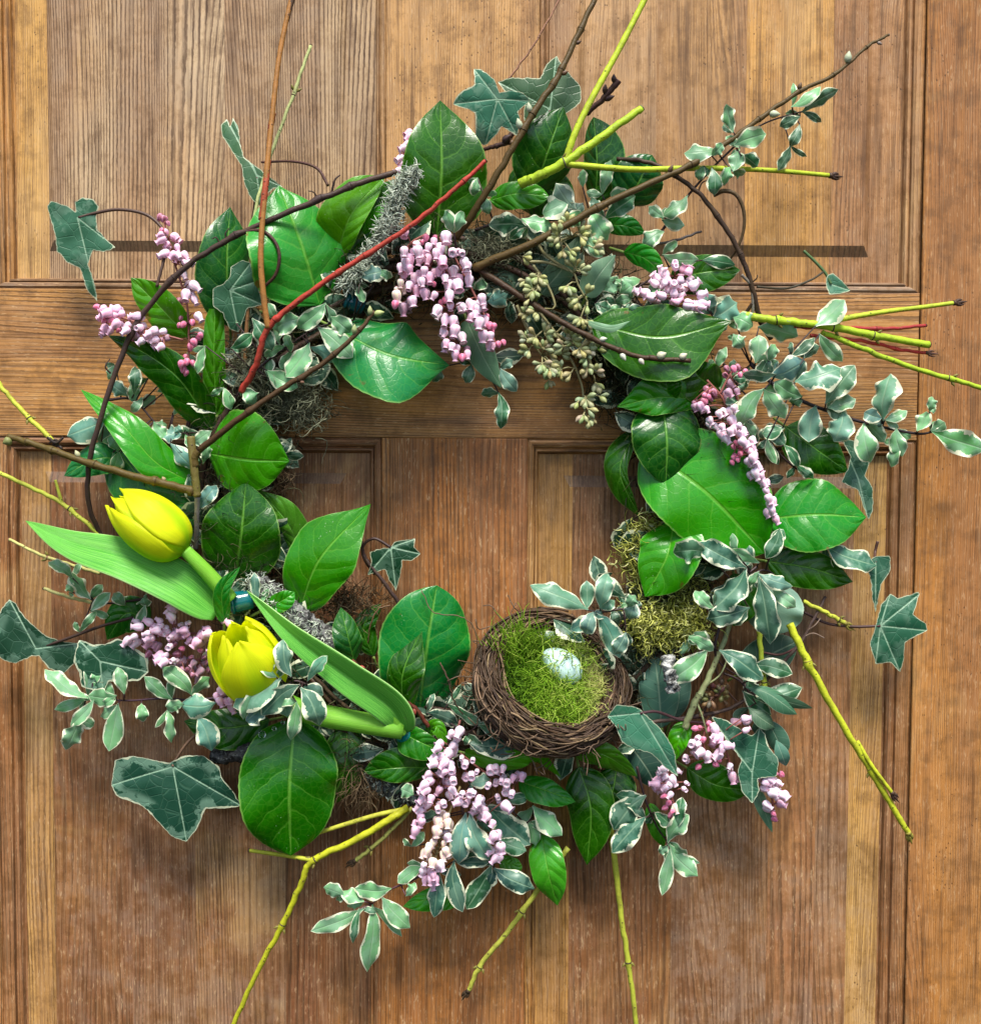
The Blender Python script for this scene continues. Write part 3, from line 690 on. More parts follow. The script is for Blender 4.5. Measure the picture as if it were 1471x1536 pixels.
def cluster(label, ox, oy, sc, items, stems, h, dirf, size=1.0, hr=22, group='pink bell flower clusters', stemc=(0.30, 0.10, 0.08), n_par=None):
    """items: 'x y type' in zoom pixels; stems: photo polylines"""
    t = thing('flower_cluster', label, 'flowers', group, at(stems[0][0][0], stems[0][0][1], h))
    V, Fc = [], []; C = []
    for s in stems:
        c = cat_rom([Vector((p[0], p[1], h-10)) for p in s], 30); C += c
        tube_geo([at(q.x, q.y, q.z) for q in c], [1.7*U]*30, 6, V, Fc)
    its = []
    for it in items.split(','):
        f = it.split(); its.append((float(f[0])/sc+ox, float(f[1])/sc+oy, f[2] if len(f) > 2 else '', 0))
        if R.random() < 0.75: its.append((its[-1][0]+R.uniform(-9, 9), its[-1][1]+R.uniform(-9, 9), its[-1][2], 1))
    size *= 0.80
    for x, y, k, bk in its:
        near = min(C, key=lambda c: (c.x-x)**2+(c.y-y)**2)
        dx, dy = dirf(x, y, near.x, near.y); a = math.atan2(dy, dx)+R.uniform(-0.22, 0.22)
        hh = h + R.uniform(0, hr) + (6 if k in ('', 'f') else 0) - (18 if k in ('d', 'k') else 0) - (16 if bk else 0)
        if k == 'f': tow = R.uniform(1.6, 3.2)
        else: tow = R.uniform(-0.15, 0.5)
        v = Vector((math.cos(a), -tow, -math.sin(a))).normalized()      # photo y is down
        c0 = at(x, y, hh); L = (15 if k in 'bk' and k else 22)*U*size
        top = c0 - v*(L*0.5)
        me = BUD if k in ('b', 'k') else BELL[R.randrange(3)]
        o = part('flower' if me is not BUD else 'flower_bud', me, t, jit(BC[k], 0.08))
        q = v.to_track_quat('-Z', 'Y'); o.rotation_mode = 'QUATERNION'; o.rotation_quaternion = q @ Matrix.Rotation(R.uniform(0, 6), 3, 'Z').to_quaternion()
        s = size*R.uniform(0.68, 1.14)*(0.8 if k == 'f' else 1); o.scale = (s, s, s); o.location = top-t.location
        na = at(near.x, near.y, near.z)
        tube_geo([na, na.lerp(top, 0.5)+Vector((0, -2*U, 1.5*U)), top+v*(0.6*U)], [0.9*U, 0.9*U, 1.1*U], 5, V, Fc)
        tube_geo([top-v*0.6*U, top+v*1.0*U, top+v*2.6*U], [1.2*U, 3.4*U*s, 4.6*U*s], 7, V, Fc, cap=False)
    wpart('stem', V, Fc, M_STEM, t, stemc)
    return t
# --- strands
def strands(name, n, start, direc, ln, r, curl, mat, parent=None, seg=5, tube=3, shade=None, gravity=0.0, center=None):
    """start(i) -> world point, direc(i) -> unit vector; curled tapered fibres as one mesh"""
    V, Fc, UVs = [], [], []
    for i in range(n):
        p = start(i).copy(); d = direc(i).normalized(); L = R.uniform(*ln)*U/seg; rr = R.uniform(*r)*U
        ax = Vector((R.uniform(-1, 1), R.uniform(-1, 1), R.uniform(-1, 1))).normalized()
        u = shade(p) if shade else R.random(); u = min(1, max(0, u+R.uniform(-0.2, 0.2)))
        b = len(V)
        for k in range(seg+1):
            A = d.cross(ax).normalized() if d.cross(ax).length > 1e-4 else Vector((1, 0, 0)); B = d.cross(A)
            q = rr*(1-0.8*k/seg)
            for m in range(tube):
                a = 6.283*m/tube; V.append(p+A*(q*math.cos(a))+B*(q*math.sin(a))); UVs.append((u, k/seg))
            p = p+d*L
            d = (Matrix.Rotation(curl*R.uniform(0.3, 1.3), 3, ax) @ d + Vector((R.uniform(-.2, .2), R.uniform(-.2, .2), R.uniform(-.2, .2)-gravity))).normalized()
        for k in range(seg):
            for m in range(tube):
                m2 = (m+1) % tube; Fc.append((b+k*tube+m, b+k*tube+m2, b+(k+1)*tube+m2, b+(k+1)*tube+m))
    return V, Fc, UVs
def rdir(out=0.5):
    v = Vector((R.gauss(0, 1), R.gauss(0, 1), R.gauss(0, 1))).normalized()
    return (v+Vector((0, -out, 0))).normalized()
# ------------------------------------------------------------------ the ring the wreath is built on
RC = (692, 742)
wb = thing('wreath_base', 'round wreath base of dark twisted vines and moss under all the greenery', 'wreath base', loc=at(RC[0], RC[1], 35))
def ring_pt(a, rr, h): return at(RC[0]+rr*math.cos(a), RC[1]+rr*1.0*math.sin(a), h)
for k in range(26):
    a0 = R.uniform(0, 6.28); da = R.uniform(1.5, 3.6); ph = R.uniform(0, 6.28); q = R.uniform(12, 46); fr = R.uniform(1.5, 3)
    P = [ring_pt(a0+da*i/40, 352+q*math.cos(ph+fr*da*i/40)+R.uniform(-1, 1), 36+min(q, 30)*math.sin(ph+fr*da*i/40)) for i in range(41)]
    V, Fc = tube_geo(P, [U*R.uniform(3.0, 6.0)]*41, 7, rough=0.04)
    wpart('vine', V, Fc, M_TWIG, wb, jit((0.06, 0.036, 0.024), 0.3))
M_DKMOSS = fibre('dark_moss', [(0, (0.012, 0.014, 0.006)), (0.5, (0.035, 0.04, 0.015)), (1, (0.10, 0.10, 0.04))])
def st_ring(i):
    a = R.uniform(0, 6.283); return ring_pt(a, 352+R.gauss(0, 32), R.uniform(10, 72))
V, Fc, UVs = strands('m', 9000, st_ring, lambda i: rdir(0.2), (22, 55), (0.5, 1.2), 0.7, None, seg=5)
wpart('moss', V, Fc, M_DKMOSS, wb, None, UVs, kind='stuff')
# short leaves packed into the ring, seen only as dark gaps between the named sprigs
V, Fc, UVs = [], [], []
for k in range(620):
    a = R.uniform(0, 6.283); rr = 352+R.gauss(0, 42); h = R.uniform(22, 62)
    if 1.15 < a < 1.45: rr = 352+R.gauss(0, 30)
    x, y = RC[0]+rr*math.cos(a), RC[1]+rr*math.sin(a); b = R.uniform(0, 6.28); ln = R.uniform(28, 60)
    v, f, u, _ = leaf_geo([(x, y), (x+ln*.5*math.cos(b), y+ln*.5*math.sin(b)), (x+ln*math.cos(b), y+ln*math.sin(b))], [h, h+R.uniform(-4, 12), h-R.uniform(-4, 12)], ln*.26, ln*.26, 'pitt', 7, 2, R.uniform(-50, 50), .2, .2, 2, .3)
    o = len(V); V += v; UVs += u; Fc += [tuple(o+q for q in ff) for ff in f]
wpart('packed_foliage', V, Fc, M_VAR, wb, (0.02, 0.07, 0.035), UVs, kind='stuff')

# ------------------------------------------------------------------ broad glossy leaves
BL = broad
BL('tall dark broad leaf standing upright at the top behind the red twig', [(655, 352), (662, 255), (660, 150)], [55, 78, 72], 60, 68, (0.00744, 0.0651, 0.006324), tilt=-10, curl=0.1, fold=0.2)
BL('very glossy dark leaf at the top, left of the yellow twig fork', [(800, 292), (822, 225), (845, 160)], [60, 86, 84], 44, 42, (0.00496, 0.0558, 0.01054), tilt=-18, curl=0.35)
BL('narrow dark leaf at the top with a pale middle, behind the short yellow cut end', [(893, 305), (895, 240), (890, 175)], [48, 66, 62], 22, 38, (0.0062, 0.0527, 0.009486), prof='oval', tilt=10, fold=-0.35)
BL('round glossy leaf at top right between brown vine and willow twig', [(938, 308), (958, 272), (978, 232)], [50, 68, 66], 38, 39, (0.00744, 0.0682, 0.02371), prof='oval', tilt=-14, curl=0.4)
BL('small flat leaf lying under the thick end of the yellow fork', [(735, 300), (775, 290), (823, 294)], [72, 86, 84], 19, 22, (0.04025, 0.23, 0.01955), prof='oval', tilt=15)
BL('large shiny pale green leaf at upper left crossed by the dark vine', [(480, 458), (452, 365), (418, 278)], [70, 96, 80], 78, 62, (0.04025, 0.2875, 0.05376), tilt=-24, curl=0.25, fold=0.15)
BL('bluish shiny leaf at upper left behind the small ivy leaf', [(345, 490), (340, 400), (345, 310)], [45, 70, 60], 42, 44, (0.0062, 0.0682, 0.02898), tilt=-20, curl=0.3)
BL('folded yellow green leaf between the dark vine and the grey lichen twig', [(505, 385), (528, 320), (578, 262)], [55, 84, 72], 42, 22, (0.09775, 0.299, 0.02932), tilt=20, fold=0.4)
BL('dark narrow leaf against the grey lichen twig', [(520, 385), (560, 318), (592, 268)], [50, 62, 62], 24, 18, (0.0124, 0.0744, 0.007905), tilt=25, fold=0.4)
BL('small bright leaf tucked beside the lichen covered twig', [(545, 350), (565, 322), (590, 305)], [62, 76, 68], 12, 16, (0.0575, 0.345, 0.02932))
BL('broad cool green leaf hanging into the opening below the pink flowers', [(498, 490), (585, 532), (674, 548)], [78, 104, 84], 52, 66, (0.0184, 0.2185, 0.07331), prof='kite', tilt=22, curl=0.2, fold=0.12)
BL('small olive leaf with a dark tip above the left pink flowers', [(282, 505), (238, 458), (196, 416)], [60, 80, 84], 27, 26, (0.069, 0.2702, 0.0215), tilt=15, fold=0.3)
BL('long dark twisted leaf running below the left pink flowers', [(316, 640), (272, 572), (222, 532), (162, 503)], [50, 80, 86, 62], 33, 27, (0.0062, 0.0651, 0.006324), prof='lance', tilt=22, fold=0.25, wave=0.12)
BL('rolled up leaf standing like a tube below the small ivy leaf', [(325, 622), (321, 545), (322, 463)], [60, 78, 84], 17, 17, (0.05175, 0.23, 0.02444), prof='strap', fold=-0.9, curl=-0.5)
BL('long pointed green leaf at far left reaching up past the dark vine', [(284, 722), (232, 692), (182, 636), (121, 584)], [56, 84, 88, 58], 27, 31, (0.0345, 0.276, 0.02932), prof='lance', tilt=-15, fold=0.25)
BL('cool green leaf at far left under the forked brown twig', [(190, 690), (145, 688), (96, 714)], [40, 62, 60], 24, 24, (0.0135, 0.144, 0.0612), tilt=-15)
BL('greyish broad leaf behind the upper tulip', [(165, 660), (225, 735), (292, 800)], [36, 56, 50], 44, 48, (0.018, 0.1395, 0.0459), tilt=-12)
BL('wide light green leaf at left with its tip pointing into the opening', [(312, 680), (372, 690), (434, 692)], [66, 92, 82], 72, 50, (0.05175, 0.2875, 0.02932), tilt=-14, curl=0.2)
BL('large dark leaf with curved veins right of the upper tulip', [(352, 872), (362, 800), (369, 722)], [50, 84, 80], 62, 58, (0.00496, 0.0589, 0.00527), tilt=12, curl=0.25)
BL('matt folded leaf behind the large dark leaf at the left of the opening', [(452, 838), (432, 785), (386, 733)], [44, 62, 58], 22, 24, (0.09775, 0.276, 0.04399), tilt=30, prof='kite')
BL('pointed mid green leaf reaching up into the opening from the left', [(448, 918), (480, 838), (556, 756)], [62, 90, 76], 50, 50, (0.0253, 0.2185, 0.01759), tilt=14, prof='kite', curl=0.15)
BL('big puckered leaf standing left of the nest', [(628, 1072), (640, 972), (655, 878)], [56, 92, 84], 68, 68, (0.0161, 0.1955, 0.04887), prof='oval', tilt=-16, curl=0.3)
BL('small dark leaf in front of the big puckered leaf', [(606, 1068), (604, 1010), (633, 943)], [84, 108, 96], 24, 30, (0.00496, 0.0558, 0.004216), tilt=10, prof='kite')
BL('small shiny leaf growing from the red stem below the opening', [(531, 992), (522, 955), (511, 911)], [76, 90, 80], 23, 20, (0.00496, 0.0589, 0.01844), tilt=-14)
BL('big oval leaf with water drops hanging at the bottom left', [(442, 1078), (434, 1180), (436, 1284)], [74, 102, 80], 74, 74, (0.009, 0.1215, 0.01071), prof='oval', tilt=8, curl=0.22, fold=0.1)
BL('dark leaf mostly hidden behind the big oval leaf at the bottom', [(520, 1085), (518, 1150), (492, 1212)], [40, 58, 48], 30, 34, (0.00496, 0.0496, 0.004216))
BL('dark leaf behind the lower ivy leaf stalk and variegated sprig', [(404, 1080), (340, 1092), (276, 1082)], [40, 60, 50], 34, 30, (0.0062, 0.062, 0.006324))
BL('dark leaf below the second tulip stem pointing left', [(642, 1152), (595, 1152), (545, 1158)], [62, 82, 72], 22, 30, (0.0062, 0.0744, 0.007378), tilt=15, fold=0.3)
BL('small curved leaf at the cut end of the tulip stem', [(598, 1096), (628, 1112), (668, 1130)], [70, 92, 82], 18, 28, (0.0135, 0.135, 0.0153), fold=0.35, tilt=-10)
BL('leaf tip curling beside the small white bells below the tulip stem', [(640, 1100), (655, 1090), (670, 1118)], [70, 84, 80], 11, 12, (0.069, 0.2875, 0.02932), fold=0.4)
BL('light green leaf curling over just below the nest', [(698, 1130), (752, 1142), (800, 1134), (842, 1166)], [76, 96, 100, 78], 15, 16, (0.0805, 0.3335, 0.02932), prof='lance', tilt=-32, fold=0.2, wave=0.2)
BL('arched olive leaf below the right end of the nest', [(858, 1128), (905, 1132), (956, 1165)], [70, 96, 80], 16, 24, (0.09775, 0.299, 0.0391), tilt=-30, fold=0.2, curl=0.4)
BL('small glossy pointed leaf under the nest beside the white bells', [(778, 1172), (818, 1186), (863, 1203)], [76, 96, 84], 19, 22, (0.0161, 0.1955, 0.02932), tilt=16)
BL('large dark leaf hanging under the middle of the nest', [(868, 1150), (886, 1215), (880, 1298)], [52, 70, 62], 36, 36, (0.00496, 0.0589, 0.00527), tilt=-8)
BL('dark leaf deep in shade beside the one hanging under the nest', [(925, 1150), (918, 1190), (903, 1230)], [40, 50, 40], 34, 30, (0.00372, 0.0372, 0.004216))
BL('bright small leaf hanging lowest at the bottom centre', [(812, 1252), (822, 1308), (836, 1359)], [64, 86, 70], 27, 27, (0.069, 0.345, 0.04887), tilt=-12)
BL('yellow green leaf showing behind the bottom variegated leaves', [(700, 1340), (655, 1345), (604, 1360)], [46, 58, 54], 22, 16, (0.0575, 0.322, 0.0391))
BL('round light leaf peeping out behind the bottom white bells', [(748, 1290), (768, 1298), (778, 1290)], [60, 68, 66], 14, 14, (0.0805, 0.322, 0.0391), prof='oval', stalk=False)
BL('large dark flat leaf over the seed pods at upper right', [(888, 484), (990, 505), (1096, 482)], [84, 110, 100], 48, 66, (0.0062, 0.0713, 0.00527), tilt=12, curl=0.1, fold=0.08, prof='kite')
BL('dark folded leaf directly under the large flat leaf at upper right', [(1082, 585), (1048, 565), (1036, 538)], [62, 86, 80], 36, 30, (0.0062, 0.0682, 0.00527), fold=0.35)
BL('star shaped folded leaf pointing left at the right rim of the opening', [(1050, 600), (990, 596), (925, 610)], [74, 96, 84], 26, 32, (0.023, 0.1955, 0.01466), fold=0.3, prof='kite', tilt=-8)
BL('small upright leaf tip rising from the star shaped folded leaf', [(1002, 606), (1000, 582), (997, 554)], [82, 96, 92], 14, 22, (0.0198, 0.144, 0.01147), fold=0.3, stalk=False, prof='kite')
BL('shiny dark leaf pointing down at the right rim of the opening', [(992, 598), (1000, 660), (998, 730)], [78, 102, 90], 54, 50, (0.00372, 0.0589, 0.01159), tilt=14, curl=0.3)
BL('dark folded leaf at the right rim hanging into the opening', [(958, 640), (930, 705), (958, 775)], [40, 58, 50], 10, 26, (0.0062, 0.0651, 0.007905), tilt=-20)
BL('largest bright leaf on the right with clear pale veins', [(965, 672), (1058, 738), (1146, 830)], [70, 100, 84], 82, 74, (0.0322, 0.2818, 0.0215), prof='oval', tilt=10, curl=0.15, fold=0.12)
BL('bright folded leaf over the yellow moss at the right', [(1010, 782), (1000, 835), (967, 895)], [70, 96, 84], 50, 44, (0.04025, 0.2875, 0.02444), tilt=-18, fold=0.3)
BL('large leaf at far right pointing right, below the variegated sprig', [(1150, 778), (1225, 772), (1299, 776)], [60, 84, 66], 56, 54, (0.0276, 0.2472, 0.03421), tilt=14, fold=0.18)
BL('dark leaf at the right under the row of variegated leaves', [(1178, 640), (1222, 672), (1272, 708)], [52, 70, 60], 34, 36, (0.0062, 0.0713, 0.006324), tilt=10)
BL('dark pointed leaf at far right below the large pale one', [(1150, 842), (1215, 852), (1279, 873)], [52, 68, 56], 28, 32, (0.0062, 0.0651, 0.006324), tilt=6)
BL('small dark leaf at upper right behind the willow twig', [(905, 338), (935, 338), (968, 350)], [60, 74, 66], 17, 15, (0.023, 0.1955, 0.02932))
BL('tiny very shiny leaf above the upper right pink flowers', [(935, 378), (968, 388), (996, 416)], [70, 88, 84], 18, 15, (0.023, 0.2415, 0.02932), tilt=-18)
BL('dark leaf right of the upper right pink flowers', [(1004, 420), (1055, 408), (1110, 405)], [56, 74, 66], 26, 30, (0.00744, 0.0744, 0.006324), tilt=10, fold=0.25)
BL('bright triangular leaf between the two lower right ivy leaves', [(1032, 1082), (1018, 1110), (1012, 1142)], [62, 78, 70], 15, 17, (0.069, 0.391, 0.02932))
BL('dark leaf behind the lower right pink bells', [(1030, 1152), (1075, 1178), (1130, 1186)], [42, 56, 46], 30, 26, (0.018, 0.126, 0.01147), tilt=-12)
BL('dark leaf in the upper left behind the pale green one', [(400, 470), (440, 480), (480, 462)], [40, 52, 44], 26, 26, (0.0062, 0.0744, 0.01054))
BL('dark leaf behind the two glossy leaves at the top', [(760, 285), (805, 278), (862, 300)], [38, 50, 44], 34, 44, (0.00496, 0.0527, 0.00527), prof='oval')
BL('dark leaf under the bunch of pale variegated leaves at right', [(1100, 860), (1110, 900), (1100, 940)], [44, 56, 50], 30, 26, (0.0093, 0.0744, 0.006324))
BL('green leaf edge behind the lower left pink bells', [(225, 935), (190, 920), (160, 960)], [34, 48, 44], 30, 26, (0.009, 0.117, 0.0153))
BL('green leaf behind the two curled variegated leaves at bottom right', [(975, 1205), (985, 1240), (996, 1272)], [46, 56, 50], 13, 14, (0.0575, 0.253, 0.02932), stalk=False)
BL('small bright leaf beside the teal tube on the lichen stick', [(395, 915), (425, 900), (442, 888)], [80, 92, 90], 14, 16, (0.0345, 0.276, 0.02932), fold=0.4)
BL('small curled shiny leaf at the end of the upper tulip stem', [(336, 932), (334, 885), (360, 850)], [100, 112, 108], 13, 12, (0.0108, 0.144, 0.02295), fold=0.6, prof='lance')
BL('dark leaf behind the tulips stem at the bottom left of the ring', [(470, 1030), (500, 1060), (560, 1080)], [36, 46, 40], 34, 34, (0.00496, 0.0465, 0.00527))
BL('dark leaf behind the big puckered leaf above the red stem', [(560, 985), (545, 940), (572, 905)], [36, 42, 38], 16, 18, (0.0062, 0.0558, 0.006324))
SG = (0.23, 0.391, 0.2248)
E = dict(mat=M_SAGE, name='eucalyptus_leaf', fold=0.1)
BL('long pale sage leaf hanging below the central pink flowers', [(700, 480), (725, 535), (752, 582)], [74, 86, 78], 20, 22, (0.1495, 0.322, 0.1564), prof='lance', **E)
BL('pale grey green leaf among the seed pods, right side', [(880, 444), (900, 410), (923, 382)], [86, 96, 92], 20, 18, (0.2185, 0.391, 0.2248), prof='lance', tilt=-15, **E)
BL('dull sage leaf under the upper seed pods', [(812, 440), (845, 400), (872, 350)], [66, 78, 70], 20, 20, (0.115, 0.2185, 0.1173), prof='lance', **E)
BL('dull sage leaf left of the seed pods behind the brown twig', [(785, 425), (762, 420), (742, 405)], [56, 64, 60], 17, 18, (0.115, 0.2185, 0.1271), **E)
BL('thin pale sliver of leaf crossing onto the large dark leaf', [(878, 482), (915, 492), (946, 481)], [112, 118, 118], 5, 7, (0.299, 0.529, 0.2932), prof='thin', **E)
BL('round bluish leaf behind the variegated bunch at the right', [(1168, 872), (1155, 912), (1148, 952)], [58, 66, 60], 48, 44, (0.23, 0.414, 0.2932), prof='oval', tilt=-10, **E)
BL('blue grey leaf right of the nest below the broken white bark', [(992, 1092), (988, 1035), (982, 985)], [58, 68, 60], 30, 30, (0.08625, 0.2185, 0.1466), prof='oval', **E)
BL('second blue grey leaf overlapping beside the broken white bark', [(1005, 1080), (1015, 1042), (1022, 1000)], [52, 62, 54], 18, 20, (0.0585, 0.144, 0.09945), prof='oval', **E)
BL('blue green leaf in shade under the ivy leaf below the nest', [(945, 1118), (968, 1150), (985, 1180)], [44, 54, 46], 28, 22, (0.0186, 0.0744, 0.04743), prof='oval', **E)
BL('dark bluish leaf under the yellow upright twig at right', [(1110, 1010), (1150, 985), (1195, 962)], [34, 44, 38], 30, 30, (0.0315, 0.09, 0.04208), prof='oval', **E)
BL('narrow sage leaf hanging at the lower right ivy leaf', [(1132, 1180), (1146, 1215), (1158, 1249)], [52, 62, 56], 9, 11, (0.1495, 0.345, 0.1857), prof='lance', **E)

# ------------------------------------------------------------------ ivy leaves
CI = (0.027, 0.117, 0.06503)
ivy('large pale ivy leaf at far left on a long curved stalk', 116, 326, [(70,309),(76,301),(102,309),(114,318),(112,302),(124,296),(141,299),(148,309),(144,326),(146,343),(160,360),(174,371),(156,378),(139,375),(132,396),(141,421),(147,453),(130,434),(120,402),(100,393),(90,380),(85,377),(83,353)], 62, (0.0405, 0.1485, 0.08032), 0.6, 14, [(235,430),(243,400),(250,370),(245,345),(220,322),(180,314),(144,319),(118,326)], [88,86,80,74,70,66,62,61], sc=(0.09, 0.0495, 0.03442), sr=2.4, tilty=-6)
ivy('small grey green ivy leaf lying on the shiny leaf at upper left', 345, 435, [(345,416),(346,399),(363,390),(376,394),(379,410),(388,421),(389,437),(394,457),(371,462),(364,481),(358,499),(343,492),(334,470),(319,459),(319,432),(335,425)], 92, (0.045, 0.1485, 0.07268), 0.1, 8, [(372,430),(360,428),(345,434)], tilty=-8)
ivy('bright star shaped ivy leaf at the top left of the willow twig', 746, 148, [(710,102),(722,104),(742,119),(749,139),(766,134),(786,139),(795,151),(776,167),(781,184),(776,204),(752,189),(746,200),(727,219),(713,207),(713,170),(701,163),(678,156),(688,139),(712,126)], 78, (0.05175, 0.2127, 0.1271), 0.7, 12, None, tilty=-10)
ivy('matt dark ivy leaf at the top seen from the back behind the willow twig', 825, 163, [(746,122),(766,116),(810,117),(820,95),(834,83),(846,102),(871,129),(871,153),(854,167),(824,180),(790,200),(785,170),(790,146),(756,136)], 56, (0.045, 0.1125, 0.04208), 0.05, 10, [(800,290),(800,240),(825,165)])
ivy('twisted ivy leaf seen edge on above the upper left leaves', 385, 262, [(340,178),(345,190),(350,176),(357,188),(360,215),(366,236),(388,252),(408,268),(424,280),(410,283),(400,290),(392,312),(378,300),(366,275),(362,248),(345,222),(334,205),(331,188)], 70, (0.0405, 0.1215, 0.03825), 0.15, 16, [(380,400),(378,350),(386,265)], tiltx=14)
ivy('dark ivy leaf reaching out of the picture at the left edge', 54, 973, [(3,913),(14,899),(24,905),(35,924),(68,954),(92,962),(117,965),(114,992),(95,1011),(73,1003),(58,984),(49,984),(24,995),(8,992),(-8,981),(-10,937)], 66, (0.01364, 0.0589, 0.02898), 0.5, 12, [(200,926),(150,940),(95,960),(56,973)], [70,70,68,64], sc=(0.045, 0.0225, 0.0153), tilty=-6)
ivy('ivy leaf with broad pale patches at the left below the pink bells', 150, 992, [(118,959),(139,967),(158,966),(177,957),(196,967),(222,986),(223,1008),(207,1022),(188,1022),(163,1022),(155,1041),(122,1030),(120,1014),(110,992)], 84, (0.0155, 0.0775, 0.03689), 1.0, 8, None)
ivy('large dark ivy leaf with pale rim and two brown scars at lower left', 259, 1150, [(172,1140),(200,1134),(254,1145),(276,1133),(304,1134),(329,1150),(332,1167),(350,1188),(362,1209),(339,1213),(308,1213),(297,1241),(280,1263),(259,1256),(234,1230),(214,1209),(175,1195),(167,1178)], 78, (0.01364, 0.0713, 0.03952), 0.85, 10, [(330,1075),(285,1110),(262,1142),(259,1150)], [50,66,74,77], sc=(0.144, 0.081, 0.0459))
ivy('small dark ivy leaf inside the opening above the big puckered leaf', 586, 821, [(554,828),(571,823),(586,821),(591,813),(603,810),(623,808),(621,820),(631,831),(617,841),(604,840),(601,860),(594,887),(583,868),(577,854),(551,863),(557,843)], 56, (0.0062, 0.0527, 0.01844), 0.3, 10, [(562,862),(546,838),(545,818),(562,808),(586,821)], [48,50,52,54,56], sc=(0.054, 0.027, 0.02295))
ivy('narrow folded ivy leaf at far right beside the pale sprig', 1313, 844, [(1298,844),(1313,834),(1335,834),(1335,857),(1321,878),(1313,920),(1308,898),(1306,871)], 60, (0.027, 0.117, 0.06503), 0.3, 10, [(1316,812),(1312,830),(1313,844)])
ivy('big five pointed ivy leaf at far right on a thin straight stalk', 1320, 939, [(1321,908),(1335,890),(1345,898),(1376,888),(1379,891),(1369,922),(1389,936),(1391,946),(1357,963),(1355,990),(1350,1009),(1335,993),(1313,997),(1304,966),(1313,939)], 58, (0.0225, 0.1215, 0.0612), 0.4, 12, [(1205,918),(1240,935),(1280,940),(1320,939)], [44,50,54,57], sc=(0.063, 0.027, 0.02295))
ivy('twisted striped ivy leaf hanging under the right variegated sprig', 1287, 718, [(1261,657),(1287,662),(1302,685),(1304,695),(1297,713),(1309,733),(1309,766),(1302,780),(1292,753),(1287,735),(1261,723),(1271,705),(1276,685),(1266,667)], 66, (0.0405, 0.135, 0.0765), 0.5, 8, None)
ivy('blue green ivy leaf lying over the lower right end of the nest', 960, 1070, [(910,1075),(924,1057),(949,1060),(957,1062),(992,1094),(1011,1124),(1017,1165),(1000,1154),(976,1130),(949,1123),(932,1113),(924,1091)], 132, (0.05175, 0.2185, 0.1222), 0.3, 14, [(1060,1085),(1020,1080),(985,1068),(960,1070)], [70,90,118,131], sc=(0.063, 0.027, 0.0306))
ivy('ivy leaf at lower right with one long narrow lobe pointing up', 1128, 1159, [(1066,1075),(1085,1078),(1128,1105),(1139,1091),(1147,1102),(1153,1121),(1168,1140),(1164,1165),(1136,1168),(1139,1187),(1128,1206),(1112,1187),(1106,1157),(1112,1140),(1093,1116)], 92, (0.0315, 0.1305, 0.07268), 0.5, 12, None)
ivy('tiny young ivy leaf on a thin tendril at the right', 1246, 426, [(1240,412),(1250,410),(1262,420),(1276,436),(1262,440),(1244,441),(1238,428)], 46, (0.092, 0.276, 0.1662), 0.5, 4, [(1205,376),(1222,392),(1238,410),(1246,426)], [40,42,44,45], sc=(0.072, 0.144, 0.0459))

# ------------------------------------------------------------------ dark vines and tendrils
DV = (0.04, 0.024, 0.018)
twig('long dark ivy vine arching over the upper left and down the left side', [(598,257),(545,272),(500,290),(440,315),(370,345),(320,372),(270,408),(215,470),(180,540),(150,630),(133,700),(134,760),(155,812)], [78,98,106,110,110,108,104,98,96,94,84,66,40], 5.0, 4.2, (0.055, 0.034, 0.030), 'vine', 'ivy_vine', nodes=(0.12, 0.2, 0.36, 0.52, 0.62), knob=1.4,
     sides=[([(362,348),(392,346),(412,362),(419,385),(413,412),(396,430)], [110,116,120,122,118,112], 3.0, 2.6, (0.06,0.025,0.025)),
            ([(392,243),(440,242),(475,252),(492,278)], [70,86,96,104], 1.8, 2.6, (0.08,0.035,0.03)),
            ([(340,362),(338,350),(344,342)], [108,112,112], 1.5, .8), ([(478,298),(470,288),(462,286)], [106,112,112], 1.4, .8), ([(330,366),(324,356),(318,358)], [108,112,112], 1.4, .8),
            ([(497,290),(502,270),(510,262)], [106,110,108], 2.2, 1.2), ([(166,560),(158,550),(165,538)], [96,102,100], 1.6, .8)], n=110)
twig('dark ivy vine curving down at the upper right with a hooked tendril', [(925,238),(972,243),(1012,263),(1052,294),(1090,345),(1115,392),(1130,440),(1140,480),(1156,508)], [66,78,86,88,88,86,82,72,60], 3.4, 4.6, (0.045, 0.027, 0.018), 'vine', 'ivy_vine', nodes=(0.25, 0.45, 0.6), n=90,
     sides=[([(1070,292),(1086,286),(1104,292),(1115,315),(1115,345),(1104,375),(1088,396)], [84,90,92,90,86,80,70], 4.0, 1.8, (0.10,0.065,0.03)),
            ([(1135,430),(1180,432),(1215,420),(1234,408)], [82,70,60,50], 2.0, 1.8, (0.05,0.045,0.03)), ([(1112,412),(1126,428),(1129,455),(1128,480)], [86,84,80,74], 2.6, 2.6, (0.22,0.20,0.17)),
            ([(1128,455),(1118,470),(1108,484)], [80,74,68], 2.8, 3.0), ([(1046,290),(1052,275),(1060,270)], [88,90,90], 1.6, 1.0), ([(1125,425),(1134,418),(1136,412)], [84,88,88], 1.4, .8)])
